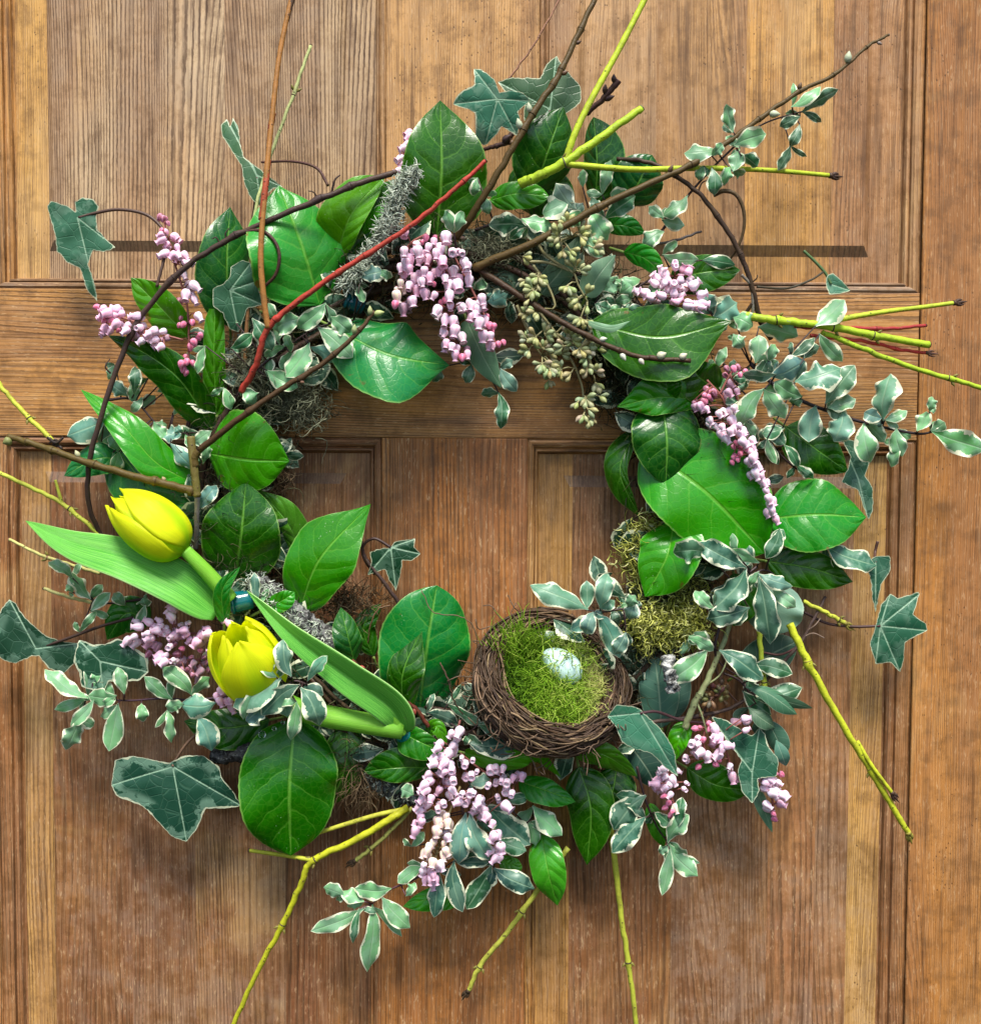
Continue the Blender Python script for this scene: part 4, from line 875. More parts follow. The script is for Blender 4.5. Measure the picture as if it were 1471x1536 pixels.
twig('dark vine crossing under the lower right ivy leaves', [(1238,895),(1222,925),(1200,965),(1165,1003),(1130,1040),(1085,1066),(1020,1078),(965,1085)], [52,58,60,62,66,70,78,80], 2.6, 3.4, (0.07, 0.045, 0.04), 'vine', 'ivy_vine', n=70, nodes=(0.3, 0.55, 0.8),
     sides=[([(1150,905),(1138,930),(1160,950)], [50,52,50], 1.8, 1.5), ([(1206,955),(1220,950),(1236,957)], [60,66,66], 1.4, .7, (0.25,0.18,0.14)), ([(1212,945),(1222,938),(1230,928)], [60,66,64], 1.3, .7, (0.25,0.18,0.14)), ([(1140,978),(1170,982),(1198,970)], [50,56,60], 2.0, 2.0, (0.10,0.04,0.04)), ([(1075,1068),(1050,1092),(1030,1100)], [70,72,66], 2.0, 1.6)])
twig('thin dark vine inside the opening joining the small ivy leaf to the ring', [(542,812),(548,838),(572,868),(598,905),(612,930)], [46,50,54,50,40], 3.0, 3.6, (0.05,0.03,0.028), 'vine', 'ivy_vine', nodes=(0.3,))
twig('thin curled wire of vine in front of the opening left of the puckered leaf', [(585,908),(566,915),(555,940),(552,965)], [56,60,56,48], 1.4, 1.2, (0.16,0.09,0.05), 'tendril', 'vine_tendril')
twig('hair thin tendril lying on the puckered leaf beside the nest', [(632,885),(650,918),(690,925),(712,945),(718,1000)], [98,104,106,104,92], 0.9, 0.9, (0.14,0.10,0.06), 'tendril', 'vine_tendril')
twig('thin dark curl of vine over the lower right of the puckered leaf', [(660,994),(672,1020),(680,1050),(694,1072)], [100,104,102,92], 1.5, 1.1, (0.07,0.045,0.03), 'tendril', 'vine_tendril')

# ------------------------------------------------------------------ budded brown twigs
BR = (0.10, 0.066, 0.030)
twig('thick olive brown willow twig rising out of the top of the picture', [(684,358),(710,318),(737,275),(770,220),(802,165),(838,112),(862,60),(893,-4)], [84,100,108,110,104,92,80,66], 6.2, 4.4, (0.075, 0.048, 0.014), nodes=(0.5, 0.56, 0.68, 0.74, 0.9), buds=[(0.50, -1, 15, 5.0), (0.56, -1, 14, 4.5), (0.73, 1, 10, 3.5, (0.12,0.06,0.03)), (0.86, 1, 9, 3, (0.09,0.05,0.03))], group='brown budded twigs')
twig('long budded willow twig reaching out to the upper right corner', [(710,402),(800,364),(880,320),(960,281),(1040,245),(1092,212),(1140,177),(1200,136),(1250,112),(1300,70),(1332,52)], [98,112,112,108,100,92,86,78,70,60,54], 6.8, 2.2, (0.085, 0.055, 0.016), nodes=(0.22, 0.4, 0.6, 0.7, 0.8, 0.9), buds=[(0.845, -1, 16, 5.6), (0.63, 1, 15, 5.5), (0.55, 1, 13, 4.5, (0.60,0.60,0.42)), (0.36, -1, 12, 3.5, (0.14,0.08,0.04)), (0.70, -1, 10, 3.4, (0.14,0.08,0.04)), (0.945, 1, 8, 2.6, (0.30,0.24,0.20))], group='brown budded twigs', n=120, tip='cut', tipc=(0.16,0.13,0.12))
twig('dark budded twig running through the seed pods to the right', [(712,400),(776,441),(832,477),(900,513),(960,535),(1036,541)], [90,104,112,118,122,126], 5.6, 3.6, (0.052, 0.028, 0.015), nodes=(0.3, 0.55, 0.7, 0.85), buds=[(0.60, -1, 11, 4, (0.62,0.66,0.52)), (0.72, 1, 13, 4.2, (0.62,0.66,0.52)), (0.80, 1, 11, 4, (0.66,0.62,0.50)), (0.88, -1, 14, 6, (0.62,0.62,0.42)), (0.96, -1, 12, 5, (0.70,0.66,0.48))], group='brown budded twigs', n=70)
twig('brown budded twig slanting across the upper left of the ring', [(298,676),(360,627),(420,585),(480,548),(530,505),(562,467)], [98,116,120,122,122,118], 5.6, 3.2, (0.068, 0.036, 0.016), nodes=(0.25, 0.5, 0.68, 0.85), buds=[(0.985, 1, 15, 4.6, (0.45,0.52,0.20)), (0.83, -1, 14, 4.2, (0.42,0.50,0.22)), (0.5, 1, 7, 3, (0.3,0.16,0.1)), (0.97, -1, 13, 4, (0.48,0.52,0.24))], group='brown budded twigs')
twig('forked olive brown twig with a fat end bud at the far left', [(294,742),(292,738),(250,726),(200,714),(120,690),(60,669),(12,654)], [92,92,98,98,92,84,78], 7.6, 5.0, (0.095, 0.066, 0.014), nodes=(0.2, 0.4, 0.62, 0.78, 0.9), buds=[(0.68, 1, 11, 4, (0.5,0.5,0.28)), (0.985, -1, 13, 7, (0.22,0.24,0.08)), (0.35, 1, 7, 3.2, (0.4,0.3,0.16))], group='brown budded twigs', n=90,
     sides=[([(286,655),(291,700),(296,745)], [92,96,94], 7.0, 6.5, (0.16,0.135,0.035)), ([(296,745),(295,790),(294,822)], [92,72,52], 4.6, 4.0, (0.30,0.26,0.24)), ([(298,676),(292,686),(292,700)], [98,97,96], 6, 7)])
twig('short dark purple bud twig pointing up right at the top', [(880,170),(905,147),(928,120)], [60,70,76], 4.2, 5.5, (0.060,0.028,0.028), buds=[(0.5,1,16,4,(0.06,0.03,0.03)),(0.6,-1,14,4,(0.07,0.035,0.03)),(0.92,-1,12,4,(0.06,0.03,0.03))])
twig('short knobbly dark twig between the ivy leaf and willow twig at the top', [(722,225),(742,219),(758,214),(768,200)], [60,70,76,76], 3.0, 5.0, (0.060,0.030,0.026), nodes=(0.4,0.7), buds=[(0.6,-1,16,6,(0.06,0.032,0.03)),(0.75,1,12,4.5,(0.14,0.08,0.04))])
twig('slim grey twig poking right below the small variegated leaves', [(965,368),(1005,362),(1052,347)], [60,66,60], 2.8, 2.0, (0.10,0.085,0.08))
twig('faint reddish twig rising behind the ivy leaf at the top edge', [(762,118),(790,82),(815,42),(842,-6)], [40,36,32,26], 1.8, 1.6, (0.30,0.15,0.09))
twig('red brown stem carrying small leaves below the opening', [(528,990),(558,1022),(600,1046),(624,1064),(642,1090)], [80,88,90,88,80], 2.6, 3.8, (0.14,0.035,0.022), nodes=(0.1,0.55), buds=[(0.04,1,10,3,(0.35,0.06,0.04)),(0.1,-1,9,3,(0.35,0.06,0.04)),(0.72,1,10,3,(0.25,0.05,0.03))])
twig('pale green seed stem coming down at the lower right', [(1098,930),(1075,988),(1056,1030),(1041,1056),(1026,1092)], [76,84,90,92,86], 4.0, 6.0, (0.26,0.30,0.14), nodes=(0.62,), sides=[([(1043,1050),(1052,1072),(1060,1100)], [90,92,88], 1.8, 1.4), ([(1056,1030),(1080,1012),(1092,985)], [90,88,82], 1.6, 1.2)])

# ------------------------------------------------------------------ yellow and red dogwood
YE = (0.50, 0.56, 0.02); YG = (0.40, 0.58, 0.03); TC = (0.055, 0.035, 0.02)
gY = 'yellow stemmed twigs stuck in the wreath'
twig('thick yellow forked twig with a cut end at the top of the wreath', [(780,276),(815,261),(850,241),(905,203),(962,162)], [96,110,116,112,104], 8.6, 5.8, YG, nodes=(0.48,), knob=1.25, tip='cut', group=gY, tipc=(0.16,0.16,0.08),
     sides=[([(848,240),(862,200),(886,150),(930,70),(969,-6)], [116,116,108,94,80], 5.6, 5.0, (0.46,0.58,0.03)), ([(852,246),(905,251),(962,254),(1050,252),(1150,255),(1246,263)], [116,110,100,88,76,62], 5.4, 3.6, (0.46,0.58,0.03), 'bud')], n=70)
twig('yellow twig at the right with a branch ending in an opened bud', [(1112,472),(1145,478),(1190,483),(1246,490),(1310,503),(1393,517)], [84,90,90,86,76,64], 6.8, 5.8, YG, tip='cut', group=gY, n=70, sides=[([(1228,486),(1275,476),(1330,467),(1380,461),(1432,454)], [86,78,70,62,56], 4.8, 3.4, (0.46,0.58,0.04), 'bud')], nodes=(0.3,0.62,0.8))
twig('yellow twig leaving the picture at the right edge', [(1232,498),(1290,521),(1350,545),(1421,567),(1480,584)], [82,76,66,56,48], 4.6, 4.0, YG, group=gY, nodes=(0.77,))
twig('upper red twig pointing right beside the yellow ones', [(1190,490),(1255,491),(1330,493),(1388,488)], [86,82,74,64], 3.6, 2.8, (0.36,0.030,0.035), nodes=(0.6,), tip='cut', tipc=(0.05,0.015,0.02), group='red twigs')
twig('lower red twig pointing right with a brown bud tip', [(1215,503),(1290,511),(1350,524),(1390,529)], [84,74,64,58], 3.0, 2.8, (0.55,0.045,0.040), nodes=(0.62,), tip='bud', tipc=(0.10,0.05,0.04), group='red twigs')
twig('bright red twig slanting up to the right joined to an upright orange stem', [(362,588),(385,545),(402,492),(452,448),(520,400),(610,342),(680,285),(728,241)], [100,116,126,128,130,130,128,124], 5.6, 3.4, (0.42,0.045,0.030), nodes=(0.33,0.55,0.62,0.9), tip='cut', tipc=(0.04,0.03,0.02), group='red twigs', n=110,
     sides=[([(402,492),(396,450),(391,380),(398,280),(407,185),(418,90),(434,10),(440,-8)], [127,130,130,122,104,86,72,68], 5.0, 3.8, (0.36,0.16,0.040)), ([(404,215),(406,190),(410,170)], [108,104,99], 4.8, 4.6, (0.20,0.03,0.015)), ([(430,30),(435,10),(441,-8)], [74,71,69], 4.6, 4.2, (0.09,0.05,0.03)), ([(392,330),(398,280),(402,240)], [125,122,112], 5.3, 5.1, (0.36,0.07,0.03))])
twig('slim pale green twig beside the orange stem at upper left', [(368,565),(370,500),(374,430),(381,330),(402,245),(437,150),(466,68)], [60,76,84,84,72,60,50], 3.0, 2.8, (0.45,0.50,0.20), tip='cut', tipc=TC, group=gY, nodes=(0.35,0.86), n=80, sides=[([(367,570),(369,510),(374,430),(379,350)], [61,76,85,86], 3.3, 3.2, (0.30,0.15,0.06))])
twig('yellow twig entering from the left edge below the rail', [(-6,570),(22,604),(50,633),(80,662)], [40,44,48,52], 3.8, 4.2, (0.50,0.55,0.05), nodes=(0.6,), group=gY, sides=[([(72,656),(84,664),(95,656)], [52,56,56], 3.5, 2, (0.025,0.02,0.02)), ([(86,670),(84,660),(74,664)], [52,56,54], 3, 1.5, (0.025,0.02,0.02)), ([(80,666),(92,672),(86,682)], [50,54,52], 3, 1.5, (0.025,0.02,0.02))])
twig('yellow forked twig at the left edge above the tulip leaf', [(-6,706),(50,733),(93,755),(130,785),(158,812)], [42,46,48,50,46], 3.6, 3.8, (0.50,0.55,0.06), nodes=(0.58,), group=gY, sides=[([(93,755),(88,738),(83,720)], [48,50,50], 3.0, 2.2)])
twig('pale thin twig at the left ending in a bud above the curly leaves', [(150,860),(110,848),(60,832),(14,809)], [46,46,44,40], 3.2, 2.4, (0.56,0.54,0.18), tip='cut', tipc=(0.30,0.14,0.09), group=gY, nodes=(0.6,))
twig('short pale twig at the left just below the curly leaves', [(155,908),(112,898),(66,883)], [46,44,40], 3.0, 2.8, (0.56,0.54,0.20), tip='cut', tipc=TC, group=gY)
twig('yellow branching twig running down to the bottom left edge', [(612,1212),(580,1232),(530,1262),(468,1292),(452,1325),(425,1385),(385,1460),(348,1542)], [66,72,74,72,68,60,52,44], 6.6, 4.2, (0.48,0.50,0.02), nodes=(0.42,0.72), knob=1.3, group=gY, n=100,
     sides=[([(466,1290),(430,1284),(374,1276)], [72,68,62], 3.8, 3.2, (0.48,0.50,0.04), 'cut'), ([(606,1214),(560,1224),(488,1246),(462,1254)], [62,62,58,54], 4.2, 3.6, (0.52,0.52,0.06))])
twig('short greenish twig below the bottom bells ending in a dark bud', [(618,1212),(592,1240),(558,1272),(532,1292)], [58,62,60,54], 3.4, 3.8, (0.40,0.42,0.10), nodes=(0.7,), tip='bud', tipc=TC, group=gY)
twig('yellow twig leaning down left at the bottom centre', [(852,1272),(800,1344),(758,1402),(722,1446),(702,1487)], [54,56,52,46,40], 4.8, 4.0, (0.50,0.52,0.07), nodes=(0.35,0.78), tip='bud', tipc=TC, group=gY)
twig('yellow twig hanging straight down at the bottom centre', [(911,1215),(923,1300),(932,1380),(944,1455),(955,1545)], [46,50,48,44,40], 5.4, 4.2, (0.46,0.50,0.05), nodes=(0.72,), group=gY)
twig('long yellow twig with a side shoot pointing down at the lower right', [(1184,936),(1212,995),(1258,1078),(1302,1150),(1345,1222),(1362,1250)], [84,88,82,72,62,58], 6.6, 4.8, (0.54,0.60,0.03), nodes=(0.2,0.62), tip='bud', tipc=(0.34,0.30,0.05), group=gY, n=80,
     sides=[([(1285,1112),(1308,1150),(1338,1190)], [76,78,72], 3.6, 3.2, (0.54,0.60,0.03), 'bud')])
twig('short yellow twig at the right ending in a small bud under the dark leaf', [(1205,902),(1240,920),(1268,935)], [60,58,54], 3.8, 3.6, (0.54,0.58,0.06), tip='pale', group=gY, nodes=(0.8,))
twig('upright yellow green twig behind the variegated leaves at lower right', [(1138,945),(1143,1000),(1149,1050),(1154,1092)], [66,68,66,60], 4.6, 4.2, (0.50,0.60,0.05), nodes=(0.5,), group=gY)
# ------------------------------------------------------------------ variegated sprigs
def zz(ox, oy, s, rows):
    out = []
    for r in rows: out.append((ox+r[0]/s, oy+r[1]/s, ox+r[2]/s, oy+r[3]/s) + tuple(r[4:]))
    return out
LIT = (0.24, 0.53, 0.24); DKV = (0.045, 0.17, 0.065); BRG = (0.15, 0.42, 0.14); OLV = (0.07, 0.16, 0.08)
sprig('variegated sprig climbing along the long willow twig at upper right', [(985,356),(1010,322),(1040,283),(1085,235),(1140,188),(1208,165)], [66,74,80,82,76,64],
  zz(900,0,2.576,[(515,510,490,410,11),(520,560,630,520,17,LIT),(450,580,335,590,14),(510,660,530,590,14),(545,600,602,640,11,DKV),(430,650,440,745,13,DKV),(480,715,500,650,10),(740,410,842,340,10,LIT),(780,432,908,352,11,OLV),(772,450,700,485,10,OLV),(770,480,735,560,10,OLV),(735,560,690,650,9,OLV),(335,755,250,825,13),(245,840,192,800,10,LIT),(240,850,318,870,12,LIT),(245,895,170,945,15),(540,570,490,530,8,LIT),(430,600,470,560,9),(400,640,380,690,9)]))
sprig('variegated leaves spread under the willow twig at the top centre', [(712,345),(760,330),(820,330),(880,325),(950,300)], [70,78,78,78,72],
  zz(700,150,3.678,[(560,560,430,620,18,LIT),(600,600,500,470,17,(0.22,0.34,0.24)),(640,570,560,640,18,(0.12,0.20,0.14)),(305,655,468,692,14),(330,700,140,690,18,DKV),(745,520,790,345,11,LIT),(640,480,640,390,8,LIT),(765,650,915,540,16,DKV),(690,620,770,760,20,LIT),(60,430,45,520,9),(95,520,120,620,10),(900,560,800,520,14),(640,720,740,850,14,LIT),(540,700,640,640,14)]))
sprig('pair of small rounded variegated leaves on the tall dark leaf', [(684,372),(682,358),(680,345)], [88,92,94], [(680,348,668,318,11),(682,348,694,320,10)])
sprig('variegated leaves around the upper right pink flowers', [(905,430),(935,440),(965,425),(1010,395)], [62,70,72,68],
  zz(880,380,4.903,[(210,290,150,180,18,LIT),(240,300,335,230,18,LIT),(210,190,380,190,9),(330,330,240,350,10),(60,370,160,430,12,DKV),(540,220,460,270,10),(420,420,310,430,9,DKV),(560,10,800,40,13,LIT),(850,50,1070,80,12,DKV),(930,470,1090,370,24,(0.15,0.36,0.27)),(930,450,890,310,20,(0.15,0.36,0.27))]))
sprig('big variegated sprig reaching across the door frame at far right', [(1125,545),(1165,580),(1200,600),(1240,616),(1300,635),(1372,650),(1398,648)], [74,84,84,80,72,62,60],
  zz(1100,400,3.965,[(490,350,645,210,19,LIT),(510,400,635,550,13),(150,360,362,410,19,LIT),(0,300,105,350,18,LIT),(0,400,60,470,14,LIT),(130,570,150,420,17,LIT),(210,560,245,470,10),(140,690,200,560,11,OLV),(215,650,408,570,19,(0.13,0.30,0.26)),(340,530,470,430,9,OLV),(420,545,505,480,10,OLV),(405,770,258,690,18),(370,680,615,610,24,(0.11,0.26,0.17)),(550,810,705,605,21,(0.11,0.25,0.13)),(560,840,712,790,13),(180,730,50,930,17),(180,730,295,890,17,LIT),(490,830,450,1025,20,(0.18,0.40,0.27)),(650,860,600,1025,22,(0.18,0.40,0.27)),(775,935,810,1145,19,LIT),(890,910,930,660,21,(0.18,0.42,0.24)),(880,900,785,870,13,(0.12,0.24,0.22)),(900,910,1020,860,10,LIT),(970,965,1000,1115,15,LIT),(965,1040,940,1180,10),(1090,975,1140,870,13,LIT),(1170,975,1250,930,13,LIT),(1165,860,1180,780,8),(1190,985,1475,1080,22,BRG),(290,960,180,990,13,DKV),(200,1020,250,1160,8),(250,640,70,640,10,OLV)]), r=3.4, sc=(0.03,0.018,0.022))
sprig('curly dark variegated sprig under the right sprig above the large leaf', [(1148,640),(1160,670),(1190,700),(1215,714)], [64,64,60,54], zz(1100,400,3.965,[(200,960,295,1050,13,DKV),(200,1020,260,1165,8,DKV),(300,1060,380,1180,9,DKV),(370,1180,468,1255,9,DKV),(300,960,180,985,12,DKV)]))
sprig('bunch of variegated leaves below the largest bright leaf at right', [(1135,850),(1120,862),(1100,880),(1145,855),(1180,880)], [96,100,98,96,88],
  zz(900,640,2.942,[(470,560,335,555,20,DKV),(640,620,448,520,20,(0.075,0.20,0.14)),(640,630,510,790,22,(0.06,0.17,0.10)),(700,670,745,935,21,(0.09,0.22,0.13)),(655,800,485,845,19,(0.05,0.16,0.09)),(700,650,835,700,13,(0.16,0.36,0.26)),(760,720,855,790,12,LIT),(790,450,735,570,14,DKV),(760,530,805,460,12,DKV),(700,600,590,545,10,LIT),(600,560,480,510,10,LIT),(500,800,425,730,12,LIT),(700,640,660,700,8)]))
sprig('single wavy variegated leaf stalk at far right next to the narrow ivy leaf', [(1235,820),(1250,822),(1262,824)], [58,60,60], [(1238,818,1308,846,19,(0.05,0.18,0.11))])
sprig('variegated sprig on the pale stem at lower right', [(1080,935),(1072,975),(1085,1000),(1120,1020)], [80,86,80,72],
  zz(900,640,2.942,[(470,985,318,1112,20),(530,990,702,1105,20,(0.06,0.19,0.12)),(390,935,490,985,11,LIT),(440,950,395,925,9)])+zz(840,980,3.678,[(1060,70,1262,110,16,DKV),(1080,250,1312,195,18,DKV),(1010,210,1150,330,14,DKV)]))
sprig('olive willow like leaves pointing right at the lower right', [(1085,1010),(1110,1022),(1130,1050),(1150,1085)], [74,78,76,70], zz(840,980,3.678,[(1040,150,1362,290,9,(0.07,0.15,0.07)),(1030,190,1282,325,15,(0.06,0.17,0.09)),(1040,300,1170,400,14,(0.06,0.13,0.06)),(1120,360,1230,555,18,(0.05,0.15,0.08)),(1190,480,1240,610,12,(0.10,0.26,0.18))]), group=None, mat=M_SAGE, name='willow_leaf_sprig', wave=0.05)
sprig('small variegated sprig hanging over the upper right rim of the nest', [(962,912),(930,914),(902,918),(876,914)], [98,104,108,108], zz(680,840,3.678,[(735,270,450,150,19,(0.17,0.40,0.24)),(810,262,850,92,16,(0.16,0.33,0.23)),(790,300,905,520,19,(0.14,0.36,0.27)),(770,290,735,400,14,(0.11,0.22,0.19)),(960,260,1000,200,12),(990,230,970,320,15,(0.16,0.28,0.22)),(950,400,890,510,14,(0.08,0.18,0.13))]))
sprig('curled variegated leaves hanging below the lower right bells', [(955,1150),(968,1200),(985,1240),(1000,1262)], [66,72,72,70], zz(840,980,3.678,[(470,790,310,960,22,(0.05,0.17,0.09)),(465,910,300,1085,20,(0.05,0.16,0.10)),(595,1040,700,905,16,LIT),(600,1050,745,1215,17,LIT),(605,1080,565,1315,12,LIT),(640,970,670,810,12,DKV),(520,880,610,950,10,DKV),(590,1060,550,1100,8,LIT)]))
sprig('variegated sprig reaching out lowest at the bottom left of the centre', [(645,1305),(615,1322),(585,1335),(558,1356)], [66,66,60,54], zz(460,1050,3.502,[(440,990,268,990,15,LIT),(300,1060,190,1010,12,LIT),(200,1030,98,990,12),(300,1095,45,1205,14,LIT),(398,1040,530,1185,17),(345,1085,320,1400,16,LIT),(275,1100,245,1265,8,DKV),(610,880,488,955,12),(520,1030,560,965,8,LIT)]), sc=(0.12,0.05,0.06))
sprig('variegated leaves hanging round the bottom white bells', [(690,1200),(700,1240),(715,1280),(760,1262),(800,1225)], [74,80,80,78,72],
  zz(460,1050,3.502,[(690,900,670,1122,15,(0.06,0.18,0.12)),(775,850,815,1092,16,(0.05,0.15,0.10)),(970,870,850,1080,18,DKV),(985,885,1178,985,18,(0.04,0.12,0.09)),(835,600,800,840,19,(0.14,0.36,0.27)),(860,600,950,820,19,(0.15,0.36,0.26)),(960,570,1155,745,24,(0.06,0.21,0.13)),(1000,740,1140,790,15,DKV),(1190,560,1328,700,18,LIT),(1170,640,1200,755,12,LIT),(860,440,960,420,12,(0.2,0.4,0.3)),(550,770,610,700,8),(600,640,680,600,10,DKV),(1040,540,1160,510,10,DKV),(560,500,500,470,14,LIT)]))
sprig('dark curly variegated leaves just under the left end of the nest', [(660,1075),(690,1095),(715,1115),(755,1118)], [72,80,82,78], zz(460,1050,3.502,[(850,220,1112,215,20,(0.03,0.11,0.07)),(850,180,900,280,10,DKV),(630,70,780,120,11,(0.04,0.12,0.08)),(740,20,910,130,9,DKV),(900,130,1010,190,8,DKV)]))
sprig('variegated sprig spreading to the far left below the ivy leaves', [(345,1045),(290,1050),(240,1048),(190,1051),(130,1046)], [70,78,78,76,72],
  zz(0,720,3.678,[(480,1200,268,1058,14,LIT),(470,1208,315,1262,10),(515,1215,400,1345,11,LIT),(440,1320,370,1475,16,LIT),(650,1240,605,1475,17,LIT),(685,1180,650,1045,12,LIT),(780,1235,790,1325,11),(640,1190,500,1190,15,LIT),(950,1210,808,1095,12),(1055,1185,908,1045,15),(1185,1230,1010,1240,22,(0.15,0.36,0.27)),(1010,1240,930,1270,12,LIT),(925,1265,945,1435,9),(1090,1310,1160,1480,20,(0.12,0.30,0.23)),(510,1120,620,1180,14,LIT)]), sc=(0.05,0.02,0.035))
sprig('variegated sprig drooping over the lower tulip', [(478,1035),(462,1028),(440,1022),(414,1040)], [120,130,134,130],
  zz(300,700,3.502,[(420,1115,195,1250,24,(0.13,0.28,0.19)),(400,1105,330,1020,13),(480,1100,440,925,16,(0.10,0.23,0.16)),(520,1150,340,1295,19,(0.10,0.22,0.15)),(530,1165,620,1345,21,(0.10,0.24,0.16)),(505,1235,480,1420,12),(565,1125,660,1005,10,(0.14,0.38,0.25)),(310,1170,235,1315,11),(350,1260,250,1330,17,(0.12,0.28,0.24)),(450,1060,420,960,9)]))
sprig('tangled small variegated leaves behind the left vine above the tulip', [(160,600),(200,600),(240,640),(280,650)], [50,56,58,54],
  zz(0,380,3.678,[(580,925,388,1000,22,(0.16,0.38,0.29)),(700,785,618,725,13,(0.08,0.20,0.14)),(740,775,745,635,11,DKV),(1000,1000,905,985,14,(0.16,0.36,0.28)),(940,1050,1060,1180,15,(0.15,0.34,0.28)),(1165,980,1085,1035,11,LIT),(1095,1410,1185,1290,13,(0.15,0.34,0.28)),(560,1040,700,1040,12,LIT),(640,620,600,690,9,LIT),(1120,1160,1150,1050,9),(850,930,910,1010,12,LIT)]), fill=26, box_=(150, 555, 310, 700))
sprig('variegated leaves in the upper left of the ring under the orange stem', [(345,610),(380,560),(430,520),(480,490),(530,480)], [70,84,92,92,84],
  zz(300,220,3.678,[(560,950,415,1000,18,LIT),(690,865,550,990,15,LIT),(600,1085,485,1255,19,LIT),(655,1000,825,1150,20,LIT),(610,1105,745,1190,12,(0.18,0.40,0.3)),(370,1235,525,1320,17,LIT),(720,940,820,1020,16,LIT),(290,950,390,1110,16,DKV),(240,1330,300,1410,14,LIT),(890,720,1000,690,15,(0.14,0.30,0.24)),(880,760,900,850,8),(1000,680,1050,720,9),(170,1110,280,1040,11,DKV),(130,1330,170,1440,10),(30,1100,-10,1240,8),(430,950,380,870,9)]), fill=8, box_=(350, 480, 480, 600))
sprig('curly little variegated sprig at the far left below the tulip leaf', [(218,898),(190,902),(160,905),(140,900)], [56,58,56,52], zz(0,720,3.678,[(500,660,400,520,12),(400,540,278,460,10,LIT),(400,620,370,580,9,LIT),(500,725,600,630,10,LIT),(440,840,525,735,7),(690,690,630,630,10),(790,650,800,690,11),(800,690,760,785,8)]))
sprig('variegated tip hanging into the top of the opening', [(715,540),(735,565),(748,590)], [60,64,60], zz(560,300,3.678,[(690,1065,700,1245,12,DKV),(700,930,782,1045,13,(0.2,0.38,0.3)),(540,905,510,1000,11,DKV),(370,920,330,995,11,DKV),(630,560,732,520,17,(0.18,0.46,0.36)),(560,490,620,460,10,LIT)]))
sprig('small pale variegated leaves beside the teal tube', [(395,905),(388,895),(384,885)], [78,82,82], [(388,900,382,862,9,(0.10,0.22,0.17)),(392,905,402,885,6)])
sprig('scattered small variegated leaves under the seed pods', [(900,470),(930,470),(965,480)], [60,62,60], zz(880,380,4.903,[(70,370,200,370,14,DKV),(260,370,330,400,10,DKV),(150,430,240,400,9)]), fill=5, box_=(905, 455, 1000, 480))
sprig('small dark variegated leaves right of the pink raceme at the right', [(1085,545),(1100,570),(1125,600)], [66,68,66], zz(880,380,4.903,[(1080,920,1170,915,11,DKV),(1120,940,1165,990,10,DKV),(1010,1080,1090,1060,10,DKV),(1170,1240,1230,1340,12,LIT),(960,850,1020,700,9,LIT)]), fill=4, box_=(1080, 545, 1130, 600))

# ------------------------------------------------------------------ pink bell flowers
down = lambda x, y, nx, ny: (0.25*(x-nx)/12, 1.0)
cluster('large drooping pink bell cluster at the top centre of the wreath', 560, 300, 3.678,
 '170 290,200 330 p,245 285,300 330 p,300 270,370 270 w,330 240,435 290 f,490 295 f,505 350 w,380 340 p,225 435,280 400,360 400 p,440 400 w,525 415 w,195 480,270 460,335 470 b,415 470 w,465 470,150 470 c,165 600 d,120 575 b,225 570,280 520 p,330 535,370 570 b,420 530,425 590,520 575 w,600 550,575 610 w,545 590,355 650 w,395 670,440 670,380 730,450 720,490 760 w,400 800 p,430 820,450 860 p,490 870 b,520 860 p,535 650,585 680,625 650 b,640 700 b,605 750,645 760,635 810 p,690 800 b,665 700 b,170 190 p,400 205 w,255 330,310 430 p,240 500 p,345 300,395 440 w,470 440 p,500 600 w,560 640,350 610 w,130 530 c,290 210 b,340 215 b,150 380,200 390 p',
 [[(655,352),(645,400),(612,450)],[(660,355),(672,420),(680,480),(692,540)],[(668,360),(700,420),(725,470),(745,520)],[(640,350),(612,370),(600,420),(592,455)]], 104, down, 1.0, 34)
cluster('deep pink bell cluster pointing left beside the rail', 0, 380, 3.678, '560 320 b,590 330 p,640 310 p,660 335 p,580 420 p,570 375 b,640 390 p,650 430 b,720 350 p,700 405,765 410 f,750 345,820 445,770 490 w,850 480,890 435 w,880 520,845 430,560 345 p,610 370 b,620 345 p,600 440 p,690 430,740 460 d,800 470,910 470 d',
 [[(275,510),(240,500),(200,482),(160,470)]], 88, lambda x, y, nx, ny: (-0.7, 0.25+0.3*(y-ny)/12), 0.92, 20)
cluster('loose hanging raceme of lilac bells at the upper left', 0, 380, 3.678, '1030 60,1020 130 w,1075 180 w,1025 230,1075 260,1100 355 w,990 20,1010 395 b,1060 385 b,940 305 k,1000 350 k,1110 455 b,1070 490 b,1010 640 b,1030 600 b,985 265 k,1025 660 b,940 630 k,1065 610 b,1000 610 b,960 20 p',
 [[(255,375),(270,420),(282,470),(282,560),(276,570)]], 84, lambda x, y, nx, ny: (0.3*(x-nx)/8, 0.8), 1.0, 16)
cluster('small pink bell tip above the vine at the upper left', 0, 0, 2.942, '710 1020 b,710 1060 p,775 1050 p,785 1100 p,820 1130,745 990 k,718 965 k,700 1040 p,730 1085 p,760 1130 p,725 1120,845 1165',
 [[(246,330),(252,360),(268,385),(275,400)]], 80, lambda x, y, nx, ny: (0.6*(x-nx)/8, 0.7), 0.95, 14)
cluster('little pink bells peeping out left of the tall dark leaf', 450, 0, 2.942, '480 605 p,455 655,440 700,430 755,470 640,445 725,475 690', [[(620,200),(606,225),(600,262)]], 66, lambda x, y, nx, ny: (-0.8, 0.4), 0.9, 10)
